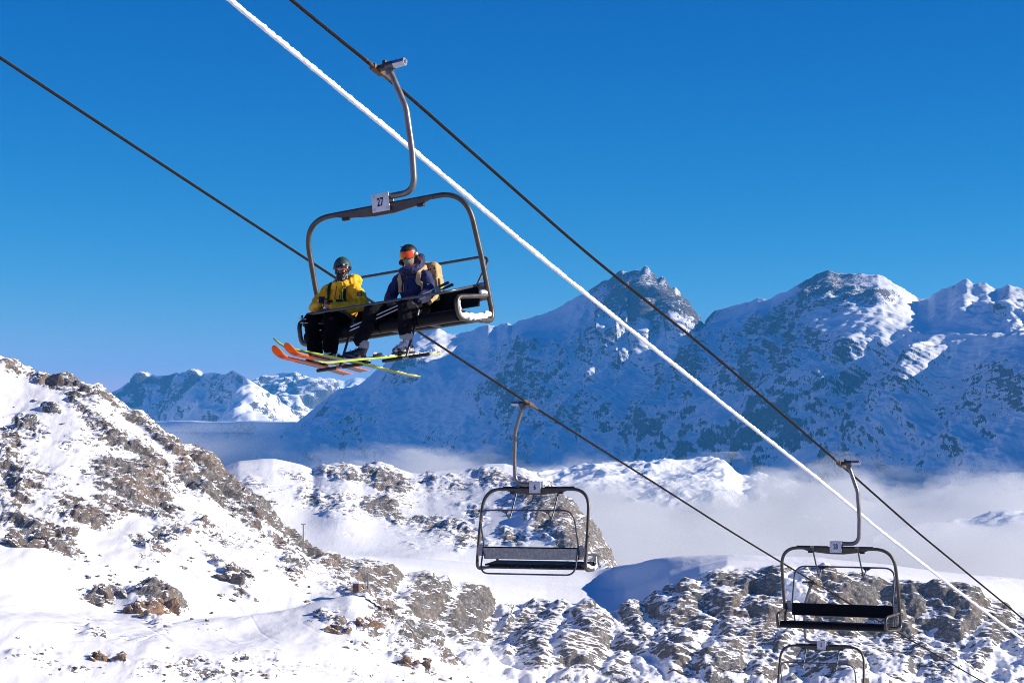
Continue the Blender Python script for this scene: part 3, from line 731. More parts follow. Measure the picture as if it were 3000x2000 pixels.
# ------------------------------------------------------------------ chairs
def numeral(text, height):
    cu = bpy.data.curves.new("numeral", 'FONT')
    cu.body = text; cu.align_x, cu.align_y = 'CENTER', 'CENTER'
    cu.size, cu.extrude, cu.offset = height * 1.38, 0.0012, height * 0.03
    ob = bpy.data.objects.new("numeral_tmp", cu); COL.objects.link(ob)
    dg = bpy.context.evaluated_depsgraph_get()
    me = bpy.data.meshes.new_from_object(ob.evaluated_get(dg))
    bpy.data.objects.remove(ob); bpy.data.curves.remove(cu)
    v = np.array([p.co for p in me.vertices]); f = [tuple(p.vertices) for p in me.polygons]
    bpy.data.meshes.remove(me)
    v[:, 0] *= 0.66
    return v, f
UC = -0.12                      # the frame hangs a little to one side of the rope
PIV_Y, PIV_Z, PIV_U = 0.33, -3.10, 1.165
def frame_matrix(s, f, off, flip, roll, scale=1.0, yaw=0.0):
    p = rope_points(f, off, np.array([s]))[0]
    return Matrix.Translation(Vector(p)) @ Matrix.Rotation(-YAW + math.radians(yaw) + (math.pi if flip else 0), 4, 'Z') @ Matrix.Rotation(math.radians(roll), 4, 'Y') @ Matrix.Scale(scale, 4)
def lift_chair(M, number, label, lowered, rope_slope, snow=()):
    T = Thing("lift_chair", M, (0, 0, -3.6), label, "ski lift chair", "chairs hanging on the lift")
    # grip on the rope
    sl = Matrix.Rotation(math.atan(rope_slope), 3, 'X'); SL = np.array(sl)
    g = Geo().box((0.0, 0, 0), (0.095, 0.26, 0.085), SL, 0.018).box((0.085, 0, 0.012), (0.14, 0.075, 0.075), SL, 0.015).box((0.125, 0, 0.075), (0.05, 0.05, 0.07), SL, 0.012)
    g.tube([(0.01, -0.55, -0.55 * rope_slope + .006), (0.0, -0.30, -0.30 * rope_slope + .004), (0, 0, 0.004), (0, 0.3, 0.3 * rope_slope + .004), (0.01, 0.55, 0.55 * rope_slope + .006)], [0.006, .03, .037, .03, .006], 8, flat=.9)
    grip = T.part("grip", g, M_RUST)
    T.part("spring_housing", Geo().tube([(0.265, 0, 0.022), (0.45, 0, 0.03)], 0.058, 6).tube([(0.45, 0, 0.03), (0.475, 0, 0.03)], 0.026, 8), M_ZINC, grip, smooth=20)
    T.part("grip_collar", Geo().tube([(0.15, 0, 0.015), (0.27, 0, 0.02)], 0.062, 12).box((0.205, 0, -0.05), (0.10, 0.10, 0.12), None, .02), M_BAR, grip)
    # hanger
    T.part("hanger", Geo().tube(fillet([(0.20, 0, -0.06), (0.245, 0, -0.17, .1), (0.395, 0, -0.60, .55), (0.425, 0, -1.20, .8), (0.405, 0, -1.755, .32), (-0.02, 0, -1.755)], 10), 0.044, 14), M_HANG)
    # frame: crossbar, sides, undercurve
    def half(s): return [(UC + s * 1.30, 0.02, -1.865, .55), (UC + s * 1.335, 0.20, -2.75, 1.2), (UC + s * 1.335, 0.37, -3.615, .26), (UC + s * 1.335, -0.02, -3.615)]
    T.part("frame", Geo().tube(fillet(list(reversed(half(-1))) + half(1), 12), 0.037, 12), M_TUBE)
    zc = -1.865
    T.part("crossbar_gusset", Geo().prism([(UC - .80, zc - .02), (UC - .62, zc - .075), (UC - .14, zc - .125), (UC + .18, zc - .125), (UC + .62, zc - .075), (UC + .80, zc - .02), (UC + .80, zc + .01), (UC - .80, zc + .01)], 1, -0.022, 0.022), M_TUBE)
    for sx in (-1, 1):
        T.part("bar_stop", Geo().box((UC + sx * .60, 0, zc - .085), (.10, .07, .045), None, .01), M_RUB)
    # number plates, front and back
    for sy in (-1, 1):
        pc = (UC + 0.01, sy * 0.062, -1.825)
        pl = T.part("number_plate", Geo().box(pc, (0.275, 0.012, 0.25), None, .004), M_PLATE)
        for bx in (-.105, .105):
            for bz in (-.09, .09):
                T.part("bolt", Geo().tube([(pc[0] + bx, sy * 0.066, pc[2] + bz), (pc[0] + bx, sy * 0.079, pc[2] + bz)], 0.017, 8), M_ZINC, pl)
        v, f = numeral(number, 0.115)
        w = np.stack([pc[0] - sy * v[:, 0], sy * (0.0712 + 0 * v[:, 2]) + sy * np.abs(v[:, 2]), pc[2] + v[:, 1]], 1)
        T.part("numeral", Geo().add(w, f), M_NUM, pl, smooth=0)
        T.part("plate_bracket", Geo().box((pc[0], sy * 0.036, pc[2]), (0.10, 0.048, 0.20)), M_TUBE, pl)
    # seat: four cushions on rails
    prof = [(0.25, -3.505), (0.10, -3.50), (-0.15, -3.475), (-0.30, -3.462)] + [(-0.345 - 0.078 * math.sin(t), -3.538 + 0.078 * math.cos(t)) for t in np.linspace(0.15, math.pi * 0.98, 9)] + [(-0.18, -3.560), (0.10, -3.555), (0.25, -3.545)]
    seat = T.part("seat_rail", Geo().tube([(UC - 1.32, 0.24, -3.585), (UC + 1.32, 0.24, -3.585)], 0.026, 8).tube([(UC - 1.32, -0.20, -3.592), (UC + 1.32, -0.20, -3.592)], 0.024, 8), M_TUBE)
    for i in range(4):
        c = UC - 0.90 + 0.60 * i
        T.part("seat_cushion", Geo().prism(prof, 0, c - 0.292, c + 0.292), M_PAD)
    for i in range(3):
        c = UC - 0.60 + 0.60 * i
        T.part("seat_strut", Geo().box((c, -0.01, -3.588), (0.035, 0.60, 0.022)), M_GALV, seat)
    # backrest
    lean = np.array(Matrix.Rotation(math.radians(-7), 3, 'X'))
    br = T.part("backrest", Geo().box((UC, 0.325, -3.255), (2.34, 0.055, 0.275), lean, .02), M_PAD)
    T.part("back_panel", Geo().box((UC, 0.366, -3.262), (2.30, 0.018, 0.235), lean), M_GALV, br)
    for i in range(4):
        for bz in (-3.17, -3.345):
            T.part("bolt", Geo().ball((UC - .88 + .587 * i, 0.376 + (bz + 3.262) * .12, bz), (.014, .008, .014), 8, 6), M_ZINC, br)
    for sx in (-1, 1):
        bk = T.part("side_bracket", Geo().box((UC + sx * 1.245, 0.335, -3.225), (0.17, 0.016, 0.20), None, .004), M_GALV)
        for bz in (-.055, .06):
            T.part("bolt", Geo().ball((UC + sx * 1.28, 0.325, -3.225 + bz), (.02, .012, .02), 8, 6), M_ZINC, bk)
        ar = T.part("armrest", Geo().tube(fillet([(UC + sx * 1.335, -0.02, -3.615), (UC + sx * 1.24, -0.42, -3.60, .13), (UC + sx * 1.24, -0.44, -3.31, .13), (UC + sx * 1.32, 0.30, -3.27)], 8), 0.032, 10), M_TUBE)
        if sx in snow:
            rnd = random.Random(int(number) * 7 + sx)
            g = Geo()
            for k in range(16):
                y = -0.36 + 0.62 * k / 15
                g.ball((UC + sx * (1.255 + .13 * min(1, (y + .36) / .34)) + rnd.uniform(-.008, .008) if y < -.02 else UC + sx * 1.335, y, -3.572 + rnd.uniform(-.008, .02) + (.05 if k > 12 else 0)), (.036, .05, rnd.uniform(.03, .052)), 10, 7)
            for k in range(6): g.ball((UC + sx * 1.245, -0.385 + rnd.uniform(-.006, .012), -3.55 + .045 * k), (.026, .024, .04), 8, 6)
            for k in range(6): g.ball((UC + sx * 1.315 + rnd.uniform(-.01, .01), 0.12 + .03 * k, -3.235 + rnd.uniform(-.005, .01)), (.038, .035, .03), 8, 6)
            T.part("snow_lump", blend_mesh(g, "snow_lump", M_SNOW, T.base, 0.012, 2), None, ar, label="white snow caught in the armrest loop")
    # restraint bar, one loop turning on the sides of the backrest
    th = math.radians(115 if lowered else 0)
    def rot(u, y, z, r=0.0):
        return (UC + u, PIV_Y + y * math.cos(th) - z * math.sin(th), PIV_Z + y * math.sin(th) + z * math.cos(th), r)
    L = [(0, .22, .79), (PIV_U, .22, .79, .26), (PIV_U, .0, .02, .12), (PIV_U, .20, -.60, .22), (0, .20, -.60), (-PIV_U, .20, -.60, .22), (-PIV_U, .0, .02, .12), (-PIV_U, .22, .79, .26), (0, .22, .79)]
    rb = T.part("restraint_bar", Geo().tube(fillet([rot(*p) for p in L], 10), 0.0195, 10), M_BAR)
    for sx in (-1, 1):
        T.part("pivot_bracket", Geo().box((UC + sx * 1.235, PIV_Y - .01, PIV_Z - .01), (0.13, 0.05, 0.06), None, .008), M_GALV, rb)
        a = [rot(sx * .52, .22, .79), rot(sx * .52, -.02, .575, .05), rot(sx * .52, -.20, .86, .25), rot(sx * .52, -.43, 1.27)]
        fr = T.part("foot_rest", Geo().tube(fillet(a, 8), 0.0175, 10), M_BAR)
        gp = [rot(sx * .52 - .11, .217, .782), rot(sx * .52 + .11, .217, .782), rot(sx * .52 + .015, .14, .715), rot(sx * .52 - .015, .14, .715)]
        gv = [np.array(p[:3]) for p in gp]; nn = np.cross(gv[1] - gv[0], gv[3] - gv[0]); nn = nn / np.linalg.norm(nn) * .006
        T.part("gusset", Geo().add([p + nn for p in gv] + [p - nn for p in gv], [(0, 1, 2, 3), (7, 6, 5, 4), (0, 4, 5, 1), (1, 5, 6, 2), (2, 6, 7, 3), (3, 7, 4, 0)]), M_BAR, fr)
        for s0, s1 in ((-.36, -.05), (.05, .36)):
            T.part("foot_bar", Geo().tube([rot(sx * .52 + s0, -.43, 1.27)[:3], rot(sx * .52 + s1, -.43, 1.27)[:3]], 0.024, 10), M_RUB, fr)
        T.part("clamp", Geo().tube([rot(sx * .52 - .055, -.43, 1.27)[:3], rot(sx * .52 + .055, -.43, 1.27)[:3]], 0.020, 10), M_GALV, fr)
    return T
def blend_mesh(geo, name, mat, base, voxel, smooth_n=2, wrinkle=0.0, wscale=0.1, seed=0, wvec=(1, 1, 1)):
    """fuse overlapping shapes into one continuous skin"""
    tmp = bpy.data.objects.new("tmp", geo.mesh("tmp", mat, (0, 0, 0), 0)); COL.objects.link(tmp)
    m = tmp.modifiers.new("r", 'REMESH'); m.mode, m.voxel_size, m.use_smooth_shade = 'VOXEL', voxel, True
    if smooth_n:
        m = tmp.modifiers.new("s", 'SMOOTH'); m.factor, m.iterations = 0.5, smooth_n
    dg = bpy.context.evaluated_depsgraph_get()
    me = bpy.data.meshes.new_from_object(tmp.evaluated_get(dg))
    old = tmp.data; bpy.data.objects.remove(tmp); bpy.data.meshes.remove(old)
    me.name = name
    v = np.zeros(len(me.vertices) * 3, np.float32); me.vertices.foreach_get("co", v); v = v.reshape(-1, 3)
    if wrinkle:
        n = np.zeros_like(v).reshape(-1); me.vertices.foreach_get("normal", n); n = n.reshape(-1, 3)
        d = fbm(v * np.array(wvec), wscale, 3, .5, ridged=True, seed=seed)
        v = v + n * (wrinkle * (d - 0.3))[:, None]
    v = v - np.array(base, np.float32)
    me.vertices.foreach_set("co", v.astype(np.float32).reshape(-1))
    if not me.materials: me.materials.append(mat)
    me.shade_smooth(); me.update()
    return me
def sA(x, y): return float(on_plane(x, y, OFF_A) @ ROPE_D)
def sB(x, y): return float(on_plane(x, y, OFF_B) @ ROPE_D)
M27 = frame_matrix(sA(1105, 206), ZA, OFF_A, False, -6.5, 1.015)
lift_chair(M27, "27", "nearest lift chair, numbered 27, carrying two skiers with its bar lowered", True, -0.30, snow=(1,))
lift_chair(frame_matrix(sA(2461, 1360), ZA, OFF_A, False, -0.6), "28", "empty lift chair numbered 28 seen from the front, its bar raised", False, -0.30)
lift_chair(frame_matrix(sB(1554, 1185), ZB, OFF_B, True, 1.0), "6", "empty lift chair numbered 6 seen from behind, above the snow shelf", False, 0.29, snow=(-1,))
lift_chair(frame_matrix(sB(2394, 1709), ZB, OFF_B, True, 1.0), "5", "empty lift chair numbered 5, farthest and lowest, half below the picture's edge", False, 0.29, snow=(-1,))

# ------------------------------------------------------------------ skiers: cloth and skin
from mathutils.bvhtree import BVHTree
def cloth(name, col, rough=0.75, var=0.14, fold=0.5, sheen=0.15, fs=9.0, spec=0.3):
    k = NT(name); tc = k.n("TexCoord").outputs["Object"]; b = k.n("BsdfPrincipled")
    n = k.noise(tc, fs, 5, 0.6, 0.8)
    k.l(k.mix(k.smooth(n, .3, .7), tuple(c * (1 - var) for c in col), tuple(c * (1 + var) for c in col)), b.inputs["Base Color"])
    b.inputs["Roughness"].default_value = rough
    b.inputs["Sheen Weight"].default_value = sheen
    b.inputs["Specular IOR Level"].default_value = spec
    h = k.math('ADD', k.math('MULTIPLY', n, 1.0), k.math('MULTIPLY', k.noise(tc, 420, 2), 0.05))
    bn = k.n("Bump"); bn.inputs["Strength"].default_value = fold; bn.inputs["Distance"].default_value = 0.03
    k.l(h, bn.inputs["Height"]); k.l(bn.outputs[0], b.inputs["Normal"]); k.l(b.outputs[0], k.out.inputs["Surface"])
    return k.m
C_YEL = cloth("yellow_shell_fabric", (0.86, 0.45, 0.004), 0.6, fold=.6)
C_NAVY = cloth("navy_shell_fabric", (0.010, 0.018, 0.085), 0.65, fold=.6)
C_BLACK = cloth("black_trouser_fabric", (0.003, 0.003, 0.004), 0.9, fold=.6, sheen=0, spec=.08)
C_CHAR = cloth("charcoal_trouser_fabric", (0.006, 0.006, 0.009), 0.85, fold=.7, sheen=0, spec=.12)
C_TAN = cloth("tan_pack_fabric", (0.52, 0.36, 0.17), 0.75, fold=.5)
C_STRAP = cloth("black_webbing", (0.005, 0.005, 0.006), 0.8, fold=.2)
C_LIME = cloth("lime_trim", (0.38, 0.62, 0.02), 0.6, fold=.1)
C_CUFF = cloth("grey_gaiter_cuff", (0.33, 0.33, 0.34), 0.8, fold=.3)
C_OLIVE = cloth("olive_neck_tube", (0.22, 0.21, 0.16), 0.85, fold=.3)
C_RED = cloth("red_collar_lining", (0.30, 0.02, 0.03), 0.8, fold=.1)
def gaiter_mat():
    k = NT("printed_neck_tube"); tc = k.n("TexCoord").outputs["Object"]; b = k.n("BsdfPrincipled")
    n = k.noise(tc, 26, 3, .5, 1.5)
    k.l(k.mix(k.smooth(n, .60, .64), (.012, .012, .018), (.55, .52, .56)), b.inputs["Base Color"]); b.inputs["Roughness"].default_value = .85
    k.l(b.outputs[0], k.out.inputs["Surface"]); return k.m
C_PRINT = gaiter_mat()
M_SKIN = paint("skin", (0.56, 0.28, 0.18), 0.5, 0, 0.12, 30)
M_SKIN.node_tree.nodes["Principled BSDF"].inputs["Subsurface Weight"].default_value = 0.08
M_HAIR = paint("brown_hair", (0.10, 0.038, 0.018), 0.45, 0, 0.4, 60)
M_TEAL = paint("teal_helmet_cover", (0.022, 0.062, 0.062), 0.6, 0, 0.15, 14, 0.2, 60)
M_HELM = paint("matt_black_helmet", (0.022, 0.023, 0.026), 0.42, 0, 0.15, 14)
M_FRAME = paint("goggle_frame", (0.012, 0.012, 0.013), 0.4)
M_WHITE = paint("white_plastic", (0.72, 0.72, 0.72), 0.35, 0, 0.08, 14)
M_BOOTB = paint("black_boot_shell", (0.014, 0.014, 0.015), 0.28, 0, 0.15, 10, coat=.3)
M_BOOTW = paint("white_boot_shell", (0.62, 0.62, 0.62), 0.3, 0, 0.1, 12, wear=((.02, .02, .02), 11, .47))
M_BUCK = paint("boot_buckle", (0.45, 0.45, 0.46), 0.3, .8, 0.2, 20)
M_POLE = paint("aluminium_pole", (0.55, 0.55, 0.58), 0.3, .7, 0.1, 12)
M_POLEB = paint("blue_grip_tape", (0.03, 0.25, 0.36), 0.5)
M_ORANGE = paint("orange_ski_base", (0.90, 0.12, 0.004), 0.5, 0, 0.06, 6, spec=0.12)
M_GREY = paint("grey_ski_base", (0.17, 0.16, 0.17), 0.45, 0, 0.10, 5)
M_LIMESKI = paint("lime_ski_edge", (0.64, 0.84, 0.004), 0.5, 0, 0.1, 6, spec=0.15)
M_DKSKI = paint("dark_topsheet", (0.05, 0.052, 0.055), 0.4, 0, 0.2, 6)
def lens_mat():
    k = NT("orange_lens_painted_sheen"); tc = k.n("TexCoord").outputs["Generated"]; b = k.n("BsdfPrincipled")
    sx = k.n("SeparateXYZ"); k.l(tc, sx.inputs[0])
    c = k.mix(k.smooth(sx.outputs[0], .0, .42), (.85, .55, .03), (.85, .10, .01))  # mirror coat's angle-dependent sheen painted as a fixed yellow-to-red gradient
    c = k.mix(k.smooth(sx.outputs[0], .62, 1.0), c, (.72, .06, .01))
    k.l(c, b.inputs["Base Color"]); b.inputs["Roughness"].default_value = .22; b.inputs["Coat Weight"].default_value = .25; b.inputs["Specular IOR Level"].default_value = .3
    k.l(b.outputs[0], k.out.inputs["Surface"]); return k.m
M_LENS = lens_mat()
def clear_mat():
    k = NT("clear_goggle_lens"); g = k.n("BsdfGlossy"); g.inputs["Roughness"].default_value = .1; t = k.n("BsdfTransparent"); t.inputs[0].default_value = (.96, .90, .85, 1)
    m = k.n("MixShader"); m.inputs[0].default_value = .10
    k.l(t.outputs[0], m.inputs[1]); k.l(g.outputs[0], m.inputs[2]); k.l(m.outputs[0], k.out.inputs["Surface"]); return k.m
M_CLEAR = clear_mat()

def head_frame(c, yaw, pitch, roll=0.0):
    R = np.array(Matrix.Rotation(math.radians(yaw), 3, 'Z') @ Matrix.Rotation(math.radians(pitch), 3, 'X') @ Matrix.Rotation(math.radians(roll), 3, 'Y'))
    c = np.array(c)
    return (lambda x, y, z: c + R @ np.array([x, y, z])), R
def dome(hf, r, limit, cz=0.02, cy=0.01, seg=40, rings=16, thick=0.92):
    """helmet shell: ellipsoid whose lower rim follows limit(azimuth), azimuth 0 at the face"""
    v, f = [], []
    for sc in (1.0, thick):
        for i in range(rings + 1):
            for k in range(seg):
                az = 2 * math.pi * k / seg
                th = math.radians(limit(az)) * i / rings
                v.append(hf(r[0] * sc * math.sin(th) * math.sin(az), cy - r[1] * sc * math.sin(th) * math.cos(az), cz + r[2] * sc * math.cos(th)))
    n = (rings + 1) * seg
    for o in (0, n):
        for i in range(rings):
            for k in range(seg):
                l = (k + 1) % seg
                f.append((o + i * seg + k, o + i * seg + l, o + (i + 1) * seg + l, o + (i + 1) * seg + k))
    for k in range(seg):
        l = (k + 1) % seg
        f.append((rings * seg + k, rings * seg + l, n + rings * seg + l, n + rings * seg + k))
    return Geo().add(v, f)
def visor(hf, ry, rx, z0, z1, half, notch, cy=0.0, thick=0.006, nx=22, nz=8, bulge=0.012, hole=None):
    """curved goggle patch in front of the face"""
    v, f = [], []
    for sc in (0.0, -thick):
        for i in range(nz + 1):
            for k in range(nx + 1):
                a = -half + 2 * half * k / nx
                t = i / nz; e = abs(a) / half
                lo = z0 + 0.018 * e ** 4 + notch * math.exp(-(a / 0.16) ** 2)
                hi = z1 - 0.014 * e ** 4
                z = lo + (hi - lo) * t
                bl = bulge * math.sin(math.pi * t) + sc
                v.append(hf((rx + bl) * math.sin(a), cy - (ry + bl) * math.cos(a), z))
    n = (nz + 1) * (nx + 1); w = nx + 1
    for o in (0, n):
        for i in range(nz):
            for k in range(nx):
                if hole and hole(i, k): continue
                f.append((o + i * w + k, o + i * w + k + 1, o + (i + 1) * w + k + 1, o + (i + 1) * w + k))
    for i in range(nz):
        for k in (0, nx): f.append((i * w + k, (i + 1) * w + k, n + (i + 1) * w + k, n + i * w + k))
    for k in range(nx):
        for i in (0, nz): f.append((i * w + k, i * w + k + 1, n + i * w + k + 1, n + i * w + k))
    return Geo().add(v, f)
def hand(g, wrist, direction, palm_n, curl, flip=1, size=1.0):
    """palm and five unequal, bent fingers rooted in it"""
    w = np.array(wrist); d = np.array(direction, float); d /= np.linalg.norm(d)
    n = np.array(palm_n, float); n -= d * (n @ d); n /= np.linalg.norm(n); s = np.cross(d, n) * flip
    g.capsule([w, w + d * .03 * size], [.026 * size, .030 * size], 10)
    for k in (-1, 0, 1): g.capsule([w + d * .02 * size + s * .018 * k * size, w + d * .085 * size + s * .021 * k * size], [.017 * size, .015 * size], 8)
    for k, ln in enumerate((.070, .080, .074, .058)):
        p = w + d * .09 * size + s * (.030 - .020 * k) * size
        pts = [p]; a = 0.0
        for j, fr in enumerate((.45, .32, .23)):
            a += curl * (0.8 if j == 0 else 1.0)
            pts.append(pts[-1] + (d * math.cos(a) + n * math.sin(a)) * ln * fr * size)
        g.capsule(pts, [.0095 * size, .009 * size, .0085 * size, .0075 * size], 8)
    p = w + d * .03 * size + s * .028 * size
    g.capsule([p, p + (d * .45 + s * .75 + n * .35) * .038 * size, p + (d * .95 + s * .75 + n * .75) * .060 * size], [.0125 * size, .0105 * size, .009 * size], 8)
def body(J, hf):
    """one continuous figure: head, trunk, arms, hands, legs, feet"""
    g = Geo()
    A = lambda *k: [J[i] for i in k]
    g.ball(hf(0, .012, .025), (.076, .093, .094), 18, 12).ball(hf(0, -.012, -.045), (.060, .072, .075), 16, 10).ball(hf(0, -.055, -.085), (.030, .028, .026), 10, 8)
    g.capsule([hf(0, -.088, .020), hf(0, -.108, -.018)], [.010, .015], 8)
    for sx in (-1, 1):
        g.ball(hf(sx * .078, .015, -.012), (.012, .022, .032), 8, 8)
        g.ball(hf(sx * .035, -.070, -.030), (.026, .022, .022), 10, 8)
        g.ball(hf(sx * .030, -.078, .036), (.028, .014, .010), 10, 8)
    g.capsule([J["neck"], hf(0, .01, -.07)], [.055, .052], 12)
    g.capsule(A("pelvis", "belly", "chest", "neck"), [.12, .115, .13, .06], 14)
    g.capsule(A("shL", "shR"), [.062, .062], 12)
    for s in "LR":
        g.capsule(A("sh" + s, "el" + s, "wr" + s), [.055, .044, .030], 12)
        g.capsule(A("hip" + s, "kn" + s, "an" + s), [.085, .060, .045], 12)
        a = np.array(J["an" + s]); g.capsule([a + (0, .02, -.05), a + (0, -.06, -.10)], [.032, .022], 10)
        hand(g, J["wr" + s], J["hd" + s], J["pn" + s], J["cu" + s], J["fl" + s])
    return g
def cling(bvh, pts, off):
    out = []
    for p in pts:
        c, n, _, _ = bvh.find_nearest(Vector(p))
        if (Vector(p) - c).dot(n) < 0 and n.length == 0: n = Vector((0, -1, 0))
        out.append(np.array(c + n * off))
    return out
def dense(pts, n=5):
    P = [np.array(p, float) for p in pts]; out = []
    for i in range(len(P) - 1):
        a, b, c, d = P[max(i - 1, 0)], P[i], P[i + 1], P[min(i + 2, len(P) - 1)]
        for k in range(n):
            t = k / n
            out.append(.5 * (2 * b + (c - a) * t + (2 * a - 5 * b + 4 * c - d) * t * t + (3 * b - a - 3 * c + d) * t ** 3))
    return out + [P[-1]]
def ribbon(pts, normals, width, thick):
    """flat strap following pts, lying on a surface with the given normals"""
    v, f = [], []
    n = len(pts); P = np.array(pts); T = np.gradient(P, axis=0)
    for i in range(n):
        t = T[i] / np.linalg.norm(T[i]); s = np.cross(t, normals[i]); s /= max(np.linalg.norm(s), 1e-6); m = np.cross(s, t)
        for a, b in ((-.5, 0), (-.5, 1), (.5, 1), (.5, 0)): v.append(P[i] + s * width * a + m * thick * b)
    for i in range(n - 1):
        for k in range(4):
            l = (k + 1) % 4
            f.append((i * 4 + k, i * 4 + l, i * 4 + 4 + l, i * 4 + 4 + k))
    f += [(0, 1, 2, 3), tuple((n - 1) * 4 + k for k in (3, 2, 1, 0))]
    return Geo().add(v, f)
def strap_on(bvh, pts, width, thick, off=0.004, n=6):
    q, ns = [], []
    for p in dense(pts, n):
        c, nn, _, _ = bvh.find_nearest(Vector(p))
        q.append(np.array(c + nn * off)); ns.append(np.array(nn))
    q = np.array(q); ns = np.array(ns)
    for _ in range(3):
        q[1:-1] = .25 * q[:-2] + .5 * q[1:-1] + .25 * q[2:]; ns[1:-1] = .25 * ns[:-2] + .5 * ns[1:-1] + .25 * ns[2:]
    return ribbon(q, ns, width, thick), q, ns
def boot(T, ankle, aim, shell, cuffmat, buckles=True, tilt=0.0):
    """ski boot: toe box, heel, stiff cuff, buckles; aim = direction of the toe (x, y, z)"""
    a = np.array(ankle); d = np.array(aim, float); d /= np.linalg.norm(d); up = np.array([0, 0, 1.0]); up -= d * (up @ d); up /= np.linalg.norm(up); s = np.cross(d, up)
    q = lambda f, r, u: a + d * f + s * r + up * u
    g = Geo().capsule([q(-.055, 0, -.105), q(.05, 0, -.108), q(.165, 0, -.112)], [.05, .05, .045], 12).capsule([q(-.03, 0, .06), q(-.02, 0, -.04), q(-.03, 0, -.10)], [.068, .064, .055], 14)
    g.capsule([q(0, 0, -.03), q(.10, 0, -.085)], [.055, .045], 12).capsule([q(.13, -.018, -.11), q(.13, .018, -.11)], [.042, .042], 10)
    b = T.part("boot", blend_mesh(g, "boot", shell, T.base, 0.010, 2), None)
    M = np.stack([s, d, up], 1)
    T.part("boot_sole", Geo().box(q(.055, 0, -.150), (.085, .315, .028), M, .008), M_BOOTB, b)
    T.part("boot_cuff", Geo().tube([q(-.03, 0, .02), q(-.022, 0, .075), q(-.022, 0, .115)], [.071, .074, .066], 16), cuffmat, b)
    for i, (f, u, r) in enumerate(((-.02, .055, .076), (.005, -.005, .068), (.075, -.055, .056), (.125, -.075, .05))):
        T.part("buckle", Geo().box(q(f + (r * .55 if i < 2 else .0), .8 * r, u + (0 if i < 2 else .01)), (.018, .060, .020), M, .004).box(q(f + r * .9 if i < 2 else f + .01, 0, u + (.0 if i < 2 else .030)), (.085, .014, .018), M, .004), M_BUCK, b)
    return q
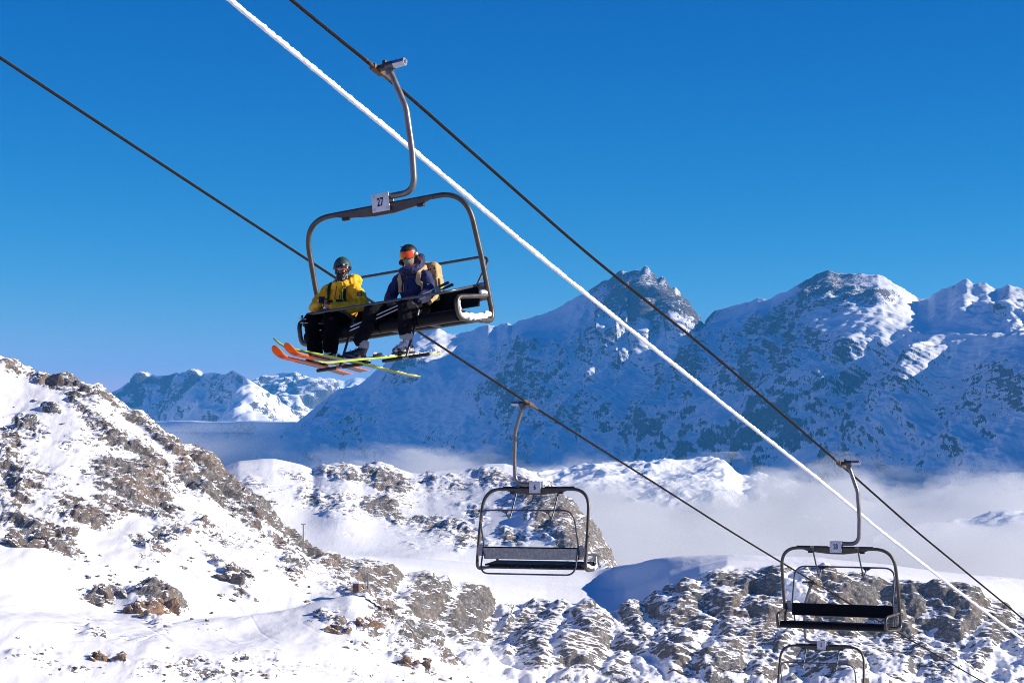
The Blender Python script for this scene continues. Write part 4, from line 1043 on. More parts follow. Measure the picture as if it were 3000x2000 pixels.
def ski(name, label, tip, tail, up, width, top_m, side_m, base_m, group, boot_at=0.56, tip_base=None, snow=False, rise=0.09, seed=1, binding=True, mark=False):
    tip, tail = np.array(tip, float), np.array(tail, float)
    L = np.linalg.norm(tip - tail); d = (tip - tail) / L
    up = np.array(up, float); up -= d * (up @ d); up /= np.linalg.norm(up); s = np.cross(d, up)
    mid = tail + d * L * (1 - boot_at)
    T = Thing(name, M27, mid, label, "ski", group)
    n = 44
    t = np.concatenate([np.linspace(0, .90, 26), np.linspace(.90, 1, 19)[1:]])
    def wid(x):
        w = width * (1.0 + .22 * (2 * x - 1) ** 2)
        if x > .955: w *= math.sqrt(max(0.0, 1 - ((x - .955) / .045) ** 2)) * .98 + .02
        if x < .03: w *= .6 + .4 * x / .03
        return w
    lift = lambda x: rise * max(0, (x - .84) / .16) ** 2.2 + .02 * max(0, (.06 - x) / .06) ** 2 + .012 * math.sin(math.pi * x)
    pos = [tail + d * L * x + up * lift(x) for x in t]
    th = [.018 * (1 - .6 * abs(2 * x - 1) ** 3) + .004 for x in t]
    def strip(h0, h1, k0=1.0, lo=0.0, hi=1.0):
        v, f = [], []
        idx = [i for i in range(len(t)) if lo <= t[i] <= hi]
        for i in idx:
            for a, h in ((-1, h0), (1, h0), (1, h1), (-1, h1)): v.append(pos[i] + s * a * wid(t[i]) * .5 * k0 + up * (h * th[i] if abs(h) <= 1 else h / 1000))
        for i in range(len(idx) - 1):
            for k in range(4): f.append((i * 4 + k, i * 4 + (k + 1) % 4, i * 4 + 4 + (k + 1) % 4, i * 4 + 4 + k))
        f += [(3, 2, 1, 0), tuple((len(idx) - 1) * 4 + k for k in range(4))]
        return Geo().add(v, f)
    T.part("sidewall", strip(0.08, 0.86), side_m)
    T.part("topsheet", strip(0.87, 1.0, .94), top_m)
    T.part("ski_base", strip(0.0, 0.075, .97, 0, .70 if tip_base else 1.0), base_m)
    if tip_base:
        tb = T.part("base_tip", strip(0.0, 0.075, .97, .70, 1.0), tip_base, label="orange front of the ski base")
        for xx in (.90,):
            i = int(np.argmin(np.abs(t - xx))); c = pos[i] - up * .0022
            dd = pos[i + 1] - pos[i]; dd /= np.linalg.norm(dd)
            g = Geo()
            for a0, a1, b0, b1 in ((-.030, .030, -.038, -.030), (-.030, .030, .030, .038), (-.030, -.023, -.03, .03), (.023, .030, -.03, .03), (-.010, .010, -.016, .016)):
                g.add([c + s * a + dd * b + up * h for a, b, h in ((a0, b0, 0), (a1, b0, 0), (a1, b1, 0), (a0, b1, 0), (a0, b0, .001), (a1, b0, .001), (a1, b1, .001), (a0, b1, .001))], [(0, 1, 2, 3), (7, 6, 5, 4), (0, 4, 5, 1), (1, 5, 6, 2), (2, 6, 7, 3), (3, 7, 4, 0)])
            T.part("emblem", g, M_DKSKI, tb)
            i = int(np.argmin(np.abs(t - .775))); c = pos[i] - up * .0022; rr = random.Random(seed); g = Geo()
            for k in range(7):
                o = (k - 3) * .013; e = rr.uniform(.004, .02)
                g.add([c + s * (o + a) + d * b for a, b in ((-.004, -e), (.004, -e), (.006, e), (-.002, e))], [(0, 1, 2, 3)])
            T.part("lettering", g, M_DKSKI, tb)
        T.part("edge_stripe", Geo().tube([p + s * wid(x) * .46 - up * .001 for p, x in zip(pos, t) if .0 < x < .7], .0045, 6), tip_base)
    M = np.stack([s, d, up], 1)
    if binding:
        for nm, off in (("toe_binding", .19), ("heel_binding", -.15)):
            b = T.part(nm, Geo().box(mid + d * off + up * .05, (.075, .085, .05), M, .012).box(mid + d * off + up * .025, (.065, .14, .02), M, .006).box(mid + d * (off - .05) + up * .065, (.05, .05, .03), M, .01), M_BOOTB)
            T.part("lever", Geo().box(mid + d * (off + (.03 if off > 0 else -.04)) + up * .085, (.04, .05, .022), M, .006), M_WHITE, b)
    if snow:
        rr = random.Random(seed); g = Geo()
        for x in np.arange(.03, .46, .012):
            if rr.random() < .8:
                i = int(x * 0) ; c = tail + d * L * x + up * (lift(x) + .022)
                g.ball(c + s * rr.uniform(-.03, .03), (rr.uniform(.02, .035), rr.uniform(.02, .035), rr.uniform(.008, .018)), 8, 6, M)
        T.part("snow_crust", blend_mesh(g, "snow_crust", M_SNOW, T.base, .009, 1), None, label="rough snow crust lying on the ski")
    return T
def ski_pole(label, tip, handle, group, basket=True, blue=True):
    tip, handle = np.array(tip, float), np.array(handle, float); d = handle - tip; L = np.linalg.norm(d); d /= L
    T = Thing("ski_pole", M27, (tip + handle) / 2, label, "ski pole", group)
    T.part("shaft", Geo().tube([tip, tip + d * .02, handle - d * .12], [.003, .0085, .0105], 8), M_POLE)
    g = T.part("handle", Geo().capsule([handle - d * .13, handle - d * .06, handle], [.016, .019, .021], 10), M_RUB)
    if blue: T.part("grip_tape", Geo().tube([handle - d * .24, handle - d * .135], .0125, 8), M_POLEB)
    if basket:
        a = np.cross(d, [0, 0, 1.0]); a /= np.linalg.norm(a); b = np.cross(d, a); c = tip + d * .05; g = Geo()
        for k in range(6):
            an = k * math.pi / 3; r = a * math.cos(an) + b * math.sin(an)
            g.capsule([c, c + r * .03, c + r * .042], [.006, .005, .011], 7)
        T.part("basket", g, M_RUB)
    return T
def bvh_of(me, base):
    b = np.array(base)
    return BVHTree.FromPolygons([tuple(np.array(v.co) + b) for v in me.vertices], [tuple(p.vertices) for p in me.polygons])

# ------------------------------------------------------------------ skier in yellow
hfY, RY = head_frame((-0.815, -0.065, -2.635), 40, 14, 5)
JY = dict(pelvis=(-.98, .13, -3.30), belly=(-.975, .11, -3.14), chest=(-.96, .07, -2.98), neck=(-.89, .02, -2.80), shL=(-1.145, .06, -2.885), shR=(-.735, .05, -2.90),
          elL=(-1.31, -.06, -3.09), elR=(-.575, -.03, -3.15), wrL=(-1.10, -.31, -3.10), wrR=(-.85, -.33, -3.165), hipL=(-1.07, .10, -3.335), hipR=(-.89, .10, -3.335),
          knL=(-1.165, -.43, -3.32), knR=(-.845, -.43, -3.325), anL=(-1.125, -.45, -3.79), anR=(-.875, -.45, -3.79),
          hdL=(.75, -.30, .42), pnL=(.25, .2, -.9), cuL=.50, flL=1, hdR=(-.85, -.25, .15), pnR=(.0, .55, .8), cuR=.55, flR=1)
baseY = np.array((-.98, .05, -3.46))
skY = Thing("person", M27, baseY, "skier in a yellow jacket and black trousers, teal helmet cover, looking at a phone", "person", None, blend_mesh(body(JY, hfY), "person", M_SKIN, baseY, 0.0064, 1))
g = Geo().ball((-.965, .07, -3.03), (.225, .165, .21), 20, 14).ball((-.975, .09, -3.20), (.225, .175, .15), 20, 12).capsule([JY["shL"], (-.94, .055, -2.865), JY["shR"]], [.092, .105, .092], 14)
g.capsule([JY["shL"], (-1.245, .0, -2.99), JY["elL"]], [.094, .092, .088], 14).capsule([JY["elL"], (-1.22, -.17, -3.12), JY["wrL"]], [.090, .080, .056], 14)
g.capsule([JY["shR"], (-.64, .01, -3.02), JY["elR"]], [.094, .092, .090], 14).capsule([JY["elR"], (-.69, -.16, -3.19), JY["wrR"]], [.092, .082, .056], 14)
g.tube(dense([(-.99, .02, -2.80), (-.935, -.085, -2.83), (-.85, -.10, -2.845), (-.76, -.04, -2.83), (-.735, .06, -2.775), (-.80, .15, -2.74), (-.92, .14, -2.75), (-.99, .02, -2.80)], 5), .042, 10)
g.ball((-.80, .15, -2.80), (.14, .085, .10), 16, 10).capsule([(-.73, .02, -2.81), (-.72, .09, -2.765)], [.05, .045], 10)
jm = blend_mesh(g, "jacket", C_YEL, baseY, 0.011, 2, 0.022, 0.085, 3, (1, 1, .7))
skY.part("jacket", jm, None)
bvY = bvh_of(jm, baseY)
g = Geo().ball((-.98, .12, -3.33), (.205, .17, .125), 18, 12)
for s in "LR":
    h, k_, a = (np.array(JY[x + s]) for x in ("hip", "kn", "an"))
    g.capsule([h, (h + k_) / 2, k_], [.118, .112, .104], 14).capsule([k_, (k_ + a) / 2 + (0, .01, 0), a + (0, 0, .06)], [.104, .098, .105], 14)
skY.part("trousers", blend_mesh(g, "trousers", C_BLACK, baseY, 0.012, 2, 0.018, 0.12, 5), None)
lim = lambda az: 128 - 56 * max(0.0, math.cos(az)) ** 1.5 * 1.0
hel = skY.part("helmet", dome(hfY, (.122, .140, .148), lambda az: 104 - 38 * max(0, math.cos(az)) ** 1.2), M_TEAL, smooth=60)
skY.part("emblem", visor(hfY, .141, .122, .055, .085, .14, 0, .012, .003, 6, 4, 0), M_WHITE, hel)
skY.part("neck_tube", blend_mesh(Geo().ball(hfY(0, -.018, -.085), (.074, .094, .070), 16, 12).ball(hfY(0, .03, -.04), (.100, .098, .085), 18, 12).capsule([hfY(0, 0, -.12), JY["neck"]], [.085, .10], 14), "neck_tube", C_PRINT, baseY, .009, 2), None)
# open the tube for the face: the face itself stands proud of it
skY.part("face_shell", blend_mesh(Geo().ball(hfY(0, -.035, .012), (.068, .082, .058), 16, 12).capsule([hfY(0, -.105, .018), hfY(0, -.128, -.020)], [.011, .0165], 8).ball(hfY(.034, -.095, -.022), (.024, .022, .022), 10, 8).ball(hfY(-.034, -.095, -.022), (.024, .022, .022), 10, 8).ball(hfY(0, -.095, .045), (.05, .02, .012), 10, 8), "face_shell", M_SKIN, baseY, .006, 1), None, label="sunlit face behind clear goggles")
for sx in (-1, 1): skY.part("eye", Geo().ball(hfY(sx * .031, -.112, .020), (.013, .006, .007), 10, 8, RY), M_FRAME)
gog = skY.part("goggle_frame", visor(hfY, .132, .116, -.030, .060, 1.05, .028, 0, .010, 30, 12, .008, hole=lambda i, k: 2 <= i <= 9 and 3 <= k <= 26), M_FRAME)
skY.part("goggle_lens", visor(hfY, .130, .114, -.018, .045, .86, .02, 0, .003, 20, 6, .010), M_CLEAR, gog)
skY.part("goggle_strap", ribbon([hfY(.122 * math.sin(a), -.140 * math.cos(a), .012) for a in np.linspace(1.0, 2 * math.pi - 1.0, 24)], [RY @ np.array([math.sin(a), -math.cos(a), 0]) for a in np.linspace(1.0, 2 * math.pi - 1.0, 24)], .04, .004), M_FRAME, gog)
c, nn, _, _ = bvY.find_nearest(Vector((-.555, -.12, -2.985)))
nn = np.array(nn); c = np.array(c) + nn * .007; upv = np.array([.12, 0, 1.0]); upv -= nn * (upv @ nn); upv /= np.linalg.norm(upv); sv = np.cross(upv, nn)
PM = np.stack([sv, nn, upv], 1)
patch = skY.part("sleeve_patch", Geo().box(c, (.062, .006, .066), PM, .002), C_STRAP, label="black square sleeve patch with a white mountain mark")
def mark(pts, h=.0045): return [c + sv * a + upv * b + nn * h for a, b in pts]
skY.part("patch_mark", Geo().add(mark([(-.024, -.004), (-.016, .012), (-.006, .020), (.004, .020), (.016, .010), (.025, -.004), (.012, .001), (.004, .006), (-.004, .001), (-.012, -.002)]), [(0, 1, 2, 3, 4, 5, 6, 7, 8, 9)]).add(mark([(-.022, -.020), (.022, -.020), (.022, -.014), (-.022, -.014)]), [(0, 1, 2, 3)]), M_WHITE, patch, smooth=0)
skY.part("cuff", Geo().tube([np.array(JY["wrL"]) + (-.02, .02, 0), np.array(JY["wrL"]) + (.012, -.006, .006)], [.05, .046], 14), C_BLACK); skY.part("cuff", Geo().tube([np.array(JY["wrR"]) + (.02, .01, 0), np.array(JY["wrR"]) + (-.012, -.004, .002)], [.05, .046], 14), C_BLACK)
for s in "LR": boot(skY, JY["an" + s], (.03 if s == "L" else .06, -1, .14), M_BOOTB, C_BLACK)
for a, b in (("L", .0), ("R", .0)):
    an = np.array(JY["an" + a]); skY.part("boot_trim", Geo().tube([an + (-.045, -.10, -.06), an + (0, -.12, -.045), an + (.045, -.10, -.06)], .009, 6).tube([an + (-.05, -.16, -.09), an + (0, -.18, -.078), an + (.05, -.16, -.09)], .008, 6), C_LIME)
ph = Thing("phone", M27, (-.99, -.385, -3.05), "black phone held in the yellow skier's hands", "phone")
PR = np.array(Matrix.Rotation(math.radians(25), 3, 'Z') @ Matrix.Rotation(math.radians(-50), 3, 'X'))
pb = ph.part("case", Geo().box((-.99, -.385, -3.05), (.078, .010, .155), PR, .004), M_RUB)
ph.part("screen", Geo().box(np.array((-.99, -.385, -3.05)) + PR @ np.array([0, .0052, 0]), (.068, .002, .142), PR), M_FRAME, pb)
# backpack of the yellow skier
pk = Thing("backpack", M27, (-.96, .24, -3.2), "black backpack with lime edged straps worn over the yellow jacket", "backpack")
pk.part("pack_body", blend_mesh(Geo().box((-.96, .265, -3.02), (.27, .10, .36), None, .04).ball((-.96, .27, -2.86), (.12, .06, .06), 14, 10), "pack_body", C_STRAP, pk.base, .014, 3), None)
for sx, pts in ((-1, [(-1.06, .13, -2.79), (-1.065, .03, -2.775), (-1.075, -.08, -2.87), (-1.09, -.12, -2.98), (-1.105, -.12, -3.08), (-1.13, -.06, -3.17)]), (1, [(-.80, .13, -2.80), (-.79, .03, -2.80), (-.795, -.10, -2.90), (-.80, -.125, -3.0), (-.80, -.12, -3.09), (-.785, -.06, -3.18)])):
    st, q, ns = strap_on(bvY, pts, .062, .010)
    sp = pk.part("shoulder_strap", st, C_STRAP)
    side = np.cross(np.gradient(q, axis=0), ns); side /= np.linalg.norm(side, axis=1, keepdims=True)
    pk.part("piping", Geo().tube(q + side * .018 * (1 if sx < 0 else 1) + ns * .011, .0065, 6), C_LIME, sp)
st, q, ns = strap_on(bvY, [(-1.09, -.13, -3.045), (-.95, -.15, -3.06), (-.80, -.13, -3.065)], .026, .008, .010)
cs = pk.part("chest_strap", st, C_STRAP)
pk.part("buckle", Geo().box(q[len(q) // 2] + ns[len(q) // 2] * .012, (.05, .012, .032), None, .004), C_LIME, cs)
for e in (1, -2): pk.part("loop", Geo().box(q[e] + ns[e] * .012, (.014, .01, .036), None, .003), C_LIME, cs)

# ------------------------------------------------------------------ skier in navy
hfN, RN = head_frame((0.235, -0.03, -2.60), 9, 8, 0)
JN = dict(pelvis=(.17, .13, -3.30), belly=(.18, .11, -3.15), chest=(.20, .08, -2.99), neck=(.22, .04, -2.82), shL=(.005, .06, -2.895), shR=(.40, .07, -2.905),
          elL=(-.125, .0, -3.11), elR=(.475, .02, -3.13), wrL=(-.015, -.23, -3.235), wrR=(.41, -.22, -3.25), hipL=(.08, .10, -3.335), hipR=(.27, .10, -3.335),
          knL=(-.20, -.42, -3.31), knR=(.33, -.43, -3.32), anL=(-.32, -.58, -3.825), anR=(.33, -.48, -3.80),
          hdL=(.55, -.75, -.1), pnL=(.4, .1, -.9), cuL=.6, flL=1, hdR=(-.7, -.6, -.05), pnR=(-.2, .2, -.95), cuR=.6, flR=-1)
baseN = np.array((.18, .05, -3.46))
skN = Thing("person", M27, baseN, "skier in a navy jacket and charcoal trousers with black helmet and orange mirrored goggles", "person", None, blend_mesh(body(JN, hfN), "person", M_SKIN, baseN, 0.0095, 1))
g = Geo().ball((.195, .08, -3.04), (.205, .155, .20), 20, 14).ball((.18, .10, -3.21), (.205, .17, .15), 20, 12).capsule([JN["shL"], (.21, .06, -2.88), JN["shR"]], [.086, .10, .086], 14)
g.capsule([JN["shL"], (-.075, .03, -3.0), JN["elL"]], [.088, .086, .080], 14).capsule([JN["elL"], (-.08, -.12, -3.19), JN["wrL"]], [.082, .074, .056], 14)
g.capsule([JN["shR"], (.45, .045, -3.02), JN["elR"]], [.088, .088, .084], 14).capsule([JN["elR"], (.45, -.10, -3.20), JN["wrR"]], [.084, .076, .056], 14)
g.tube(dense([(.105, .06, -2.80), (.12, -.05, -2.80), (.19, -.105, -2.815), (.27, -.095, -2.815), (.335, -.03, -2.795), (.345, .06, -2.77), (.22, .15, -2.75), (.105, .06, -2.80)], 5), .048, 10)
g.capsule([(.34, .0, -2.77), (.355, .08, -2.69), (.33, .13, -2.62)], [.055, .055, .045], 12).ball((.24, .17, -2.76), (.13, .07, .12), 16, 10)
jn = blend_mesh(g, "jacket", C_NAVY, baseN, 0.012, 2, 0.018, 0.10, 13, (1, 1, .7))
skN.part("jacket", jn, None)
bvN = bvh_of(jn, baseN)
skN.part("collar_lining", Geo().tube([(.14, -.075, -2.762), (.21, -.115, -2.765), (.29, -.10, -2.762), (.345, -.04, -2.745)], .012, 8), C_RED)
g = Geo().ball((.18, .12, -3.33), (.20, .17, .125), 18, 12)
for s in "LR":
    h, k_, a = (np.array(JN[x + s]) for x in ("hip", "kn", "an"))
    g.capsule([h, (h + k_) / 2, k_], [.112, .104, .094], 14).capsule([k_, (k_ + a) / 2, a + (0, 0, .13)], [.094, .090, .088], 14)
skN.part("trousers", blend_mesh(g, "trousers", C_CHAR, baseN, 0.012, 2, 0.02, 0.11, 15), None)
for s in "LR":
    a = np.array(JN["an" + s]); k_ = np.array(JN["kn" + s]); dd = (k_ - a) / np.linalg.norm(k_ - a)
    skN.part("trouser_cuff", Geo().tube([a + dd * .045, a + dd * .075, a + dd * .12], [.086, .090, .087], 18), C_CUFF)
hn = skN.part("helmet", dome(hfN, (.120, .142, .132), lambda az: 112 - 46 * max(0, math.cos(az)) ** 1.2), M_HELM, smooth=60)
for sx, zz, yy in ((-1, .118, -.06), (1, .118, -.06), (1, .085, -.03), (-1, .085, -.03), (1, .10, .04)):
    n_ = np.array([sx * .062, yy, zz]); skN.part("vent", Geo().ball(hfN(*(n_ * 1.04)), (.022, .010, .006), 10, 6, RN), M_FRAME, hn)
skN.part("neck_tube", blend_mesh(Geo().ball(hfN(0, -.03, -.070), (.074, .092, .072), 16, 12).capsule([hfN(0, -.01, -.10), JN["neck"]], [.075, .085], 14), "neck_tube", C_OLIVE, baseN, .009, 2), None)
gog = skN.part("goggle_frame", visor(hfN, .135, .112, -.052, .062, 1.12, .030, 0, .014, 26, 8, .004), M_FRAME)
skN.part("goggle_lens", visor(hfN, .141, .118, -.044, .056, 1.0, .030, 0, .004, 26, 8, .010), M_LENS, gog)
skN.part("goggle_strap", ribbon([hfN(.128 * math.sin(a), -.150 * math.cos(a) + .01, .008) for a in np.linspace(1.0, 2 * math.pi - 1.0, 24)], [RN @ np.array([math.sin(a), -math.cos(a), 0]) for a in np.linspace(1.0, 2 * math.pi - 1.0, 24)], .042, .004), M_FRAME, gog)
skN.part("strap_badge", ribbon([hfN(.131 * math.sin(a), -.153 * math.cos(a) + .01, .008) for a in np.linspace(1.25, 1.55, 5)], [RN @ np.array([math.sin(a), -math.cos(a), 0]) for a in np.linspace(1.25, 1.55, 5)], .034, .003), M_WHITE, gog)
rr = random.Random(5); g = Geo()
for k in range(26):
    a = rr.uniform(.2, 1.3); sx = 1 if k < 18 else -1
    p0 = hfN(sx * .112 * math.cos(a * .5), -.01 + .09 * math.sin(a), -.045 + rr.uniform(-.01, .02))
    g.tube(dense([p0, p0 + (sx * .03 + rr.uniform(-.02, .02), rr.uniform(-.02, .03), -.045), p0 + (sx * .035 + rr.uniform(-.03, .03), rr.uniform(-.04, .03), -.10)], 4), [.010] * 8 + [.004], 6)
g.ball(hfN(.085, .05, -.08), (.04, .05, .05), 10, 8).ball(hfN(-.07, .05, -.08), (.035, .05, .045), 10, 8).capsule([hfN(-.07, .08, -.08), hfN(.08, .08, -.08)], [.035, .035], 10)
skN.part("hair", blend_mesh(g, "hair", M_HAIR, baseN, .0065, 0), None)
for s in "LR":
    w = np.array(JN["wr" + s]); d = np.array(JN["hd" + s], float); d /= np.linalg.norm(d); gg = Geo()
    hand(gg, w, JN["hd" + s], JN["pn" + s], JN["cu" + s], JN["fl" + s], 1.28)
    gg.tube([w - d * .05, w - d * .01, w + d * .03], [.058, .056, .04], 14)
    skN.part("glove", blend_mesh(gg, "glove", C_STRAP, baseN, .008, 1), None)
skN.part("glove_badge", Geo().ball(np.array(JN["wrL"]) + (.03, -.065, .03), (.012, .010, .016), 8, 6), C_RED)
c, nn, _, _ = bvN.find_nearest(Vector((.50, -.06, -3.03))); nn = np.array(nn); c = np.array(c) + nn * .004
upv = np.array([.12, 0, 1.0]); upv -= nn * (upv @ nn); upv /= np.linalg.norm(upv); sv = np.cross(upv, nn)
skN.part("sleeve_mark", Geo().add([c + sv * a + upv * b + nn * .002 for a, b in ((-.018, -.006), (-.004, .014), (.002, .004), (.016, .012), (.018, -.014), (.004, -.004), (-.006, -.016))], [(0, 1, 2, 3, 4, 5, 6)]), M_WHITE, label="small pale sleeve mark")
q1 = boot(skN, JN["anL"], (-.764, -.571, .303), M_BOOTB, C_CUFF)
q2 = boot(skN, JN["anR"], (-.62, -.78, .0), M_BOOTW, C_CUFF)
st, q_, ns_ = strap_on(bvN, [(.205, -.16, -2.83), (.195, -.16, -2.95), (.185, -.16, -3.08)], .010, .004, .003)
skN.part("zip", st, C_STRAP)
st, q_, ns_ = strap_on(bvN, [(.10, -.15, -2.98), (.115, -.15, -3.08)], .008, .004, .003)
skN.part("pocket_zip", st, C_CUFF)
st, q_, ns_ = strap_on(bvY, [(-.915, -.2, -2.90), (-.925, -.2, -3.0), (-.935, -.2, -3.12)], .009, .004, .003)
skY.part("zip", st, C_STRAP)
st, q_, ns_ = strap_on(bvY, [(-.87, -.2, -2.985), (-.862, -.2, -3.04)], .010, .004, .003)
skY.part("pocket_zip", st, C_STRAP)
# tan backpack
tp = Thing("backpack", M27, (.32, .27, -3.2), "tan backpack with rolled top worn by the skier in navy", "backpack")
tp.part("pack_body", blend_mesh(Geo().box((.335, .30, -2.95), (.33, .17, .42), None, .05).ball((.345, .30, -2.75), (.155, .085, .07), 16, 10).ball((.36, .36, -3.02), (.13, .06, .14), 14, 10), "pack_body", C_TAN, tp.base, .012, 3, .018, .13, 33), None)
tp.part("lid_strap", Geo().box((.335, .213, -2.80), (.30, .008, .022), None, .003).box((.335, .213, -3.06), (.31, .008, .022), None, .003), C_STRAP)
tp.part("side_pocket", blend_mesh(Geo().box((.505, .29, -3.03), (.05, .11, .20), None, .02), "side_pocket", C_TAN, tp.base, .01, 3), None)
tp.part("hip_belt", blend_mesh(Geo().box((.46, .16, -3.20), (.10, .16, .08), None, .02).capsule([(.47, .12, -3.20), (.46, .0, -3.28)], [.04, .032], 8), "hip_belt", C_TAN, tp.base, .01, 2), None)
for pts in ([(.075, .15, -2.79), (.07, .04, -2.785), (.055, -.07, -2.89), (.045, -.10, -2.99), (.03, -.08, -3.09)], [(.36, .17, -2.78), (.365, .05, -2.785), (.36, -.07, -2.90), (.365, -.10, -3.0), (.385, -.08, -3.08)]):
    st, q, ns = strap_on(bvN, pts, .066, .012)
    tp.part("shoulder_strap", st, C_TAN)

# ------------------------------------------------------------------ skis and poles
ski("ski", "orange tipped ski with grey base, the left one of its pair", (-1.13, -1.45, -3.83), (-1.06, .27, -4.07), (0.05, .80, .62), .118, M_DKSKI, M_ORANGE, M_GREY, "orange skis of the yellow skier", tip_base=M_ORANGE, rise=.13, seed=4)
ski("ski", "orange tipped ski with grey base, the right one of its pair", (-.93, -1.45, -3.82), (-.78, .27, -4.06), (0.05, .78, .64), .118, M_DKSKI, M_ORANGE, M_GREY, "orange skis of the yellow skier", tip_base=M_ORANGE, rise=.13, seed=5)
ski("ski", "long lime edged ski crossing in front of the yellow skier's legs", (-1.24, -1.32, -3.675), (.30, -.17, -4.285), (.05, .12, 1), .105, M_WHITE, M_LIMESKI, M_GREY, "lime skis of the navy skier", boot_at=.55, snow=True, rise=.10, seed=7)
ski("ski", "lime edged ski caked in snow under the white boot", (-.47, -1.50, -4.03), (.62, -.13, -3.995), (.05, -.28, .95), .105, M_WHITE, M_LIMESKI, M_GREY, "lime skis of the navy skier", boot_at=.60, snow=True, rise=.05, seed=8)
ski_pole("upper pale ski pole lying across the navy skier's lap", (-.49, -.53, -3.50), (.86, -.14, -3.07), "poles of the navy skier", False)
ski_pole("lower pale ski pole lying across the navy skier's lap", (-.49, -.55, -3.55), (.90, -.10, -3.10), "poles of the navy skier", False)
ski_pole("ski pole with black basket beside the yellow skier's knee, upper one", (-1.235, -.62, -3.285), (-.66, .2, -3.42), "poles of the yellow skier")
ski_pole("ski pole with black basket beside the yellow skier's knee, lower one", (-1.215, -.62, -3.345), (-.62, .2, -3.44), "poles of the yellow skier")

# ------------------------------------------------------------------ small things on the near slope
def to_photo(P):
    dd = P[..., 1] * CP + P[..., 2] * SP; uu = -P[..., 1] * SP + P[..., 2] * CP
    return 1500 + FPX * P[..., 0] / dd, 1000 - FPX * uu / dd
SL_X, SL_Y = to_photo(SLOPE)
def ground_at(x, y):
    """point of the near slope that stands at that place of the photograph"""
    e = (SL_X - x) ** 2 + (SL_Y - y) ** 2
    e[:20] = 1e9; e[-26:] = 1e9
    return Vector(SLOPE.reshape(-1, 3)[int(np.argmin(e))])
def rock_mat(name, a, b, snow_on):
    k = NT(name); pos = k.n("NewGeometry").outputs["Position"]; nz = k.n("SeparateXYZ"); k.l(k.n("NewGeometry").outputs["Normal"], nz.inputs[0])
    n1, n2 = k.noise(pos, .5, 5, .6), k.noise(pos, 2.2, 5, .7)
    c = k.mix(k.smooth(n1, .4, .62), a, b); c = k.mix(k.smooth(n2, .35, .65), k.mix(.5, c, (.025, .022, .02)), c)
    f = k.math('ADD', nz.outputs[2], k.math('MULTIPLY', k.math('SUBTRACT', k.noise(pos, 1.5, 4, .65), .5), 1.1))
    m = k.smooth(f, snow_on, snow_on + .12)
    bs = k.n("BsdfPrincipled"); k.l(k.mix(m, c, (.86, .87, .89)), bs.inputs["Base Color"]); bs.inputs["Roughness"].default_value = .8
    bn = k.n("Bump"); bn.inputs["Strength"].default_value = 1.0; bn.inputs["Distance"].default_value = .25
    k.l(k.noise(pos, 2.6, 6, .7), bn.inputs["Height"]); k.l(bn.outputs[0], bs.inputs["Normal"]); k.l(bs.outputs[0], k.out.inputs["Surface"])
    return k.m
ROCKS = [rock_mat("brown_gneiss", (.18, .11, .065), (.30, .18, .10), .72), rock_mat("grey_gneiss", (.14, .125, .11), (.22, .17, .13), .62)]
def rock_mesh(seed, mat, cuts=13, sub=4):
    bm = bmesh.new(); bmesh.ops.create_icosphere(bm, subdivisions=sub, radius=1.0)
    v = np.array([p.co for p in bm.verts]); r = np.random.RandomState(seed)
    for _ in range(cuts):
        n = r.normal(size=3); n /= np.linalg.norm(n); d = r.uniform(.38, .75)
        h = v @ n - d; v -= np.outer(np.maximum(h, 0) * .92, n)
    v *= (1 + .26 * facet(v, .75, seed, octaves=4))[:, None]
    for p, c in zip(bm.verts, v): p.co = c
    me = bpy.data.meshes.new("boulder"); bm.to_mesh(me); bm.free(); me.materials.append(mat)
    return me
BM = [rock_mesh(100 + i, ROCKS[0 if i % 3 == 0 else 1]) for i in range(9)]
rr = random.Random(21)
def place(o, p, size, sink, yaw, tilt=0.0):
    o.location = p + Vector((0, 0, size[2] * (1 - 2 * sink)))
    o.scale = size; o.rotation_euler = (tilt, rr.uniform(-.2, .2), yaw)
# bold outcrops, each a cluster of blocks
def outcrop(label, x, y, w, h, n, mat_i, seed):
    r = random.Random(seed); p0 = ground_at(x, y); px_m = p0.y / FPX
    T = bpy.data.objects.new("rock_outcrop", None); T.location = p0; link(T); tag(T, label, "rock", "rock outcrops on the near slope")
    for i in range(n):
        u, v = ((i + .5) / n - .5) * .9 + r.uniform(-.08, .08), r.uniform(-.38, .38)
        q = ground_at(x + u * w, y + v * h)
        o = bpy.data.objects.new("block", BM[r.choice([0, 3, 6] if mat_i == 0 else [1, 2, 4, 5, 7, 8])]); link(o, T)
        s = px_m * math.sqrt(w * h / n) * r.uniform(.75, 1.15)
        o.location = (q - p0) + Vector((0, s * .25, -s * .15)); o.scale = (s * r.uniform(1.0, 1.5), s * r.uniform(.55, .8), s * r.uniform(.75, 1.1)); o.rotation_euler = (r.uniform(-.25, .25), r.uniform(.0, .55), r.uniform(-.5, .5) + (math.pi if r.random() < .5 else 0))
outcrop("large rusty brown rock face standing free in the lower left snow", 445, 1775, 160, 70, 12, 0, 1)
outcrop("grey brown snow streaked outcrop left of the large rusty rock face", 300, 1750, 110, 46, 6, 1, 2)
outcrop("brown outcrop at the left edge below the speckled slope", 110, 1590, 220, 60, 9, 1, 3)
outcrop("small rusty rock high on the slope below the upper pylon", 868, 1668, 34, 22, 5, 0, 4)
outcrop("dark brown rock pair on the snow right of the large rock face", 690, 1690, 90, 56, 6, 1, 5)
outcrop("low brown outcrop near the bottom edge of the left slope", 310, 1925, 130, 34, 6, 0, 6)
outcrop("flat brown outcrop in the snow at bottom centre", 1210, 1940, 120, 38, 6, 0, 7)
outcrop("rusty outcrop beside the snow gully below the hut", 1100, 1810, 90, 60, 7, 0, 8)
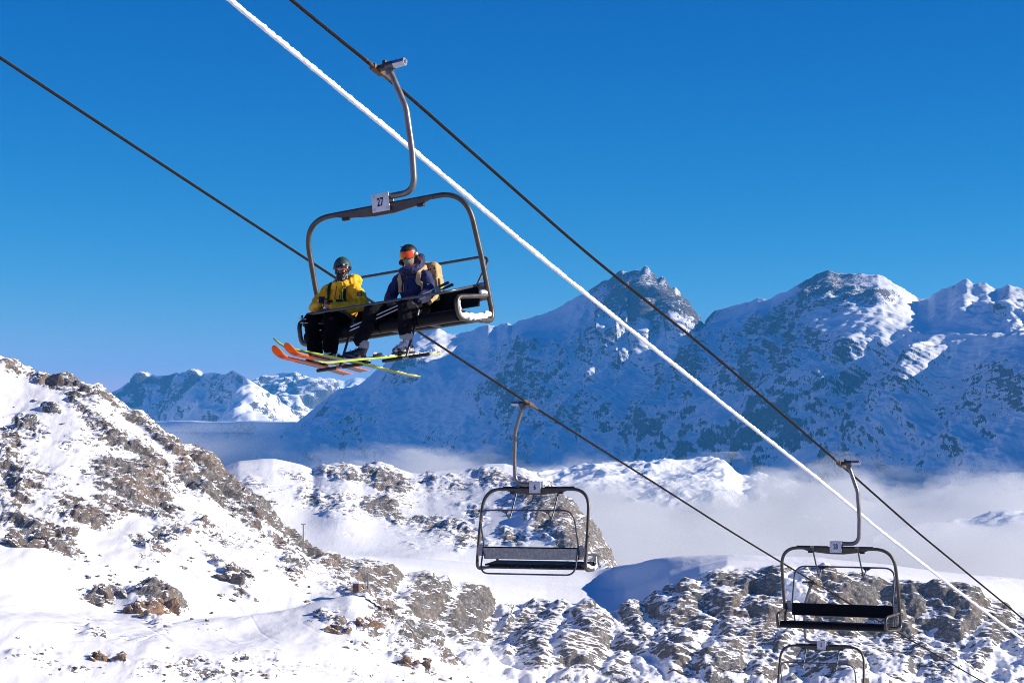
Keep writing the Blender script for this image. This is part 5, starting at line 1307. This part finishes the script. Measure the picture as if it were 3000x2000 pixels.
outcrop("brown outcrop near bottom centre left", 985, 1850, 90, 30, 5, 0, 9)
outcrop("lone boulder cluster beside the drifted track", 702, 1932, 44, 18, 4, 1, 10)
SPOTS = ['near the lower left corner', 'along the bottom edge left of centre', 'below the large rusty rock face', 'in the band along the bottom edge', 'near the bottom edge under the drifted track', 'on the drift right of the large rock face', 'beside the dark brown rock pair', 'high on the open snow above the track', 'above the large rusty rock face', 'above the grey brown outcrop', 'on the snow under the rocky rib', 'beside the small rusty rock under the pylon', 'above the brown outcrop at bottom centre left', 'between the lower outcrops at bottom centre', 'around the flat outcrop at bottom centre', 'on the upper open snow below the rib', 'high on the slope at the upper left', 'on the speckled upper left slope', 'under the skyline on the left', 'at the left edge of the speckled slope', 'below the brown left edge outcrop', "on the rocky rib's upper side", 'in the snow right of the central crag', 'beside the track below the hut', 'at the bottom edge centre right']
zones = [(60, 1905, 90, 30, 9), (240, 1960, 130, 20, 12), (470, 1850, 60, 40, 12), (560, 1960, 160, 20, 12), (760, 1975, 120, 18, 12), (620, 1830, 60, 30, 8), (660, 1745, 60, 20, 8), (560, 1650, 40, 30, 6), (440, 1650, 60, 40, 10), (330, 1690, 60, 30, 10),
         (760, 1590, 60, 40, 10), (870, 1690, 50, 30, 8), (980, 1810, 90, 30, 12), (1060, 1880, 80, 30, 12), (1180, 1960, 120, 25, 12), (620, 1560, 60, 40, 8), (100, 1240, 120, 50, 14), (180, 1360, 90, 60, 10), (330, 1230, 100, 30, 10), (60, 1400, 70, 50, 10), (250, 1640, 70, 30, 8), (700, 1490, 80, 40, 10), (520, 1500, 70, 30, 8), (900, 1760, 40, 15, 4), (1300, 1990, 90, 15, 8)]
for (cx, cy, sx, sy, n), spot in zip(zones, SPOTS):
    for _ in range(n):
        x, y = rr.gauss(cx, sx * .6), rr.gauss(cy, sy * .6)
        p = ground_at(x, y); s = p.y / FPX * rr.choice([3.5, 4.5, 5, 6, 7.5, 10])
        o = bpy.data.objects.new("boulder", rr.choice(BM)); link(o)
        tag(o, "small dark boulder poking through the snow " + spot, "boulder", "boulders " + spot)
        place(o, p, (s * rr.uniform(.9, 1.5), s * rr.uniform(.7, 1.1), s * rr.uniform(.5, .8)), .42, rr.uniform(0, 6.28), rr.uniform(-.3, .3))
# hut and pylons
M_WOOD = paint("weathered_brown_boards", (.16, .085, .045), .8, 0, .35, 6, .4, 12); M_DARK = paint("dark_window", (.01, .011, .013), .2, 0, .1)
p = ground_at(1046, 1727); H = Thing("hut", Matrix.Translation(p) @ Matrix.Rotation(math.radians(-25), 4, 'Z'), (0, 0, 0), "tiny brown wooden hut with a snowy roof beside the lower pylon", "hut")
H.part("wall", Geo().box((0, 0, .6), (2.0, 1.7, 2.4), None, .03), M_WOOD)
for sx in (-.55, .1): H.part("window", Geo().box((sx, -.86, .95), (.42, .03, .8)), M_DARK)
H.part("door", Geo().box((.68, -.86, .55), (.42, .03, 1.5)), M_DARK)
H.part("roof", Geo().prism([(-1.35, 1.75), (1.35, 1.95), (1.35, 2.3), (-1.35, 2.1)], 1, -1.25, 1.2), M_SNOW, smooth=0)
for i, (x, y, hgt, lab) in enumerate(((888, 1617, 9.0, "thin grey pylon standing on the rocky rib, the upper of two"), (1078, 1733, 6.2, "thin grey pylon beside the wooden hut, the lower of two"))):
    p = ground_at(x, y); T = Thing("pylon", Matrix.Translation(p), (0, 0, -.8), lab, "pylon", "pylons on the slope")
    T.part("mast", Geo().tube([(0, 0, -.8), (0, 0, hgt)], [.30, .18], 10), M_HANG)
    T.part("crossarm", Geo().box((0, 0, hgt - .15), (1.5, .22, .26), None, .03), M_GALV)
    T.part("footing", Geo().box((0, 0, -.55), (.9, .9, .7), None, .05), M_GALV)
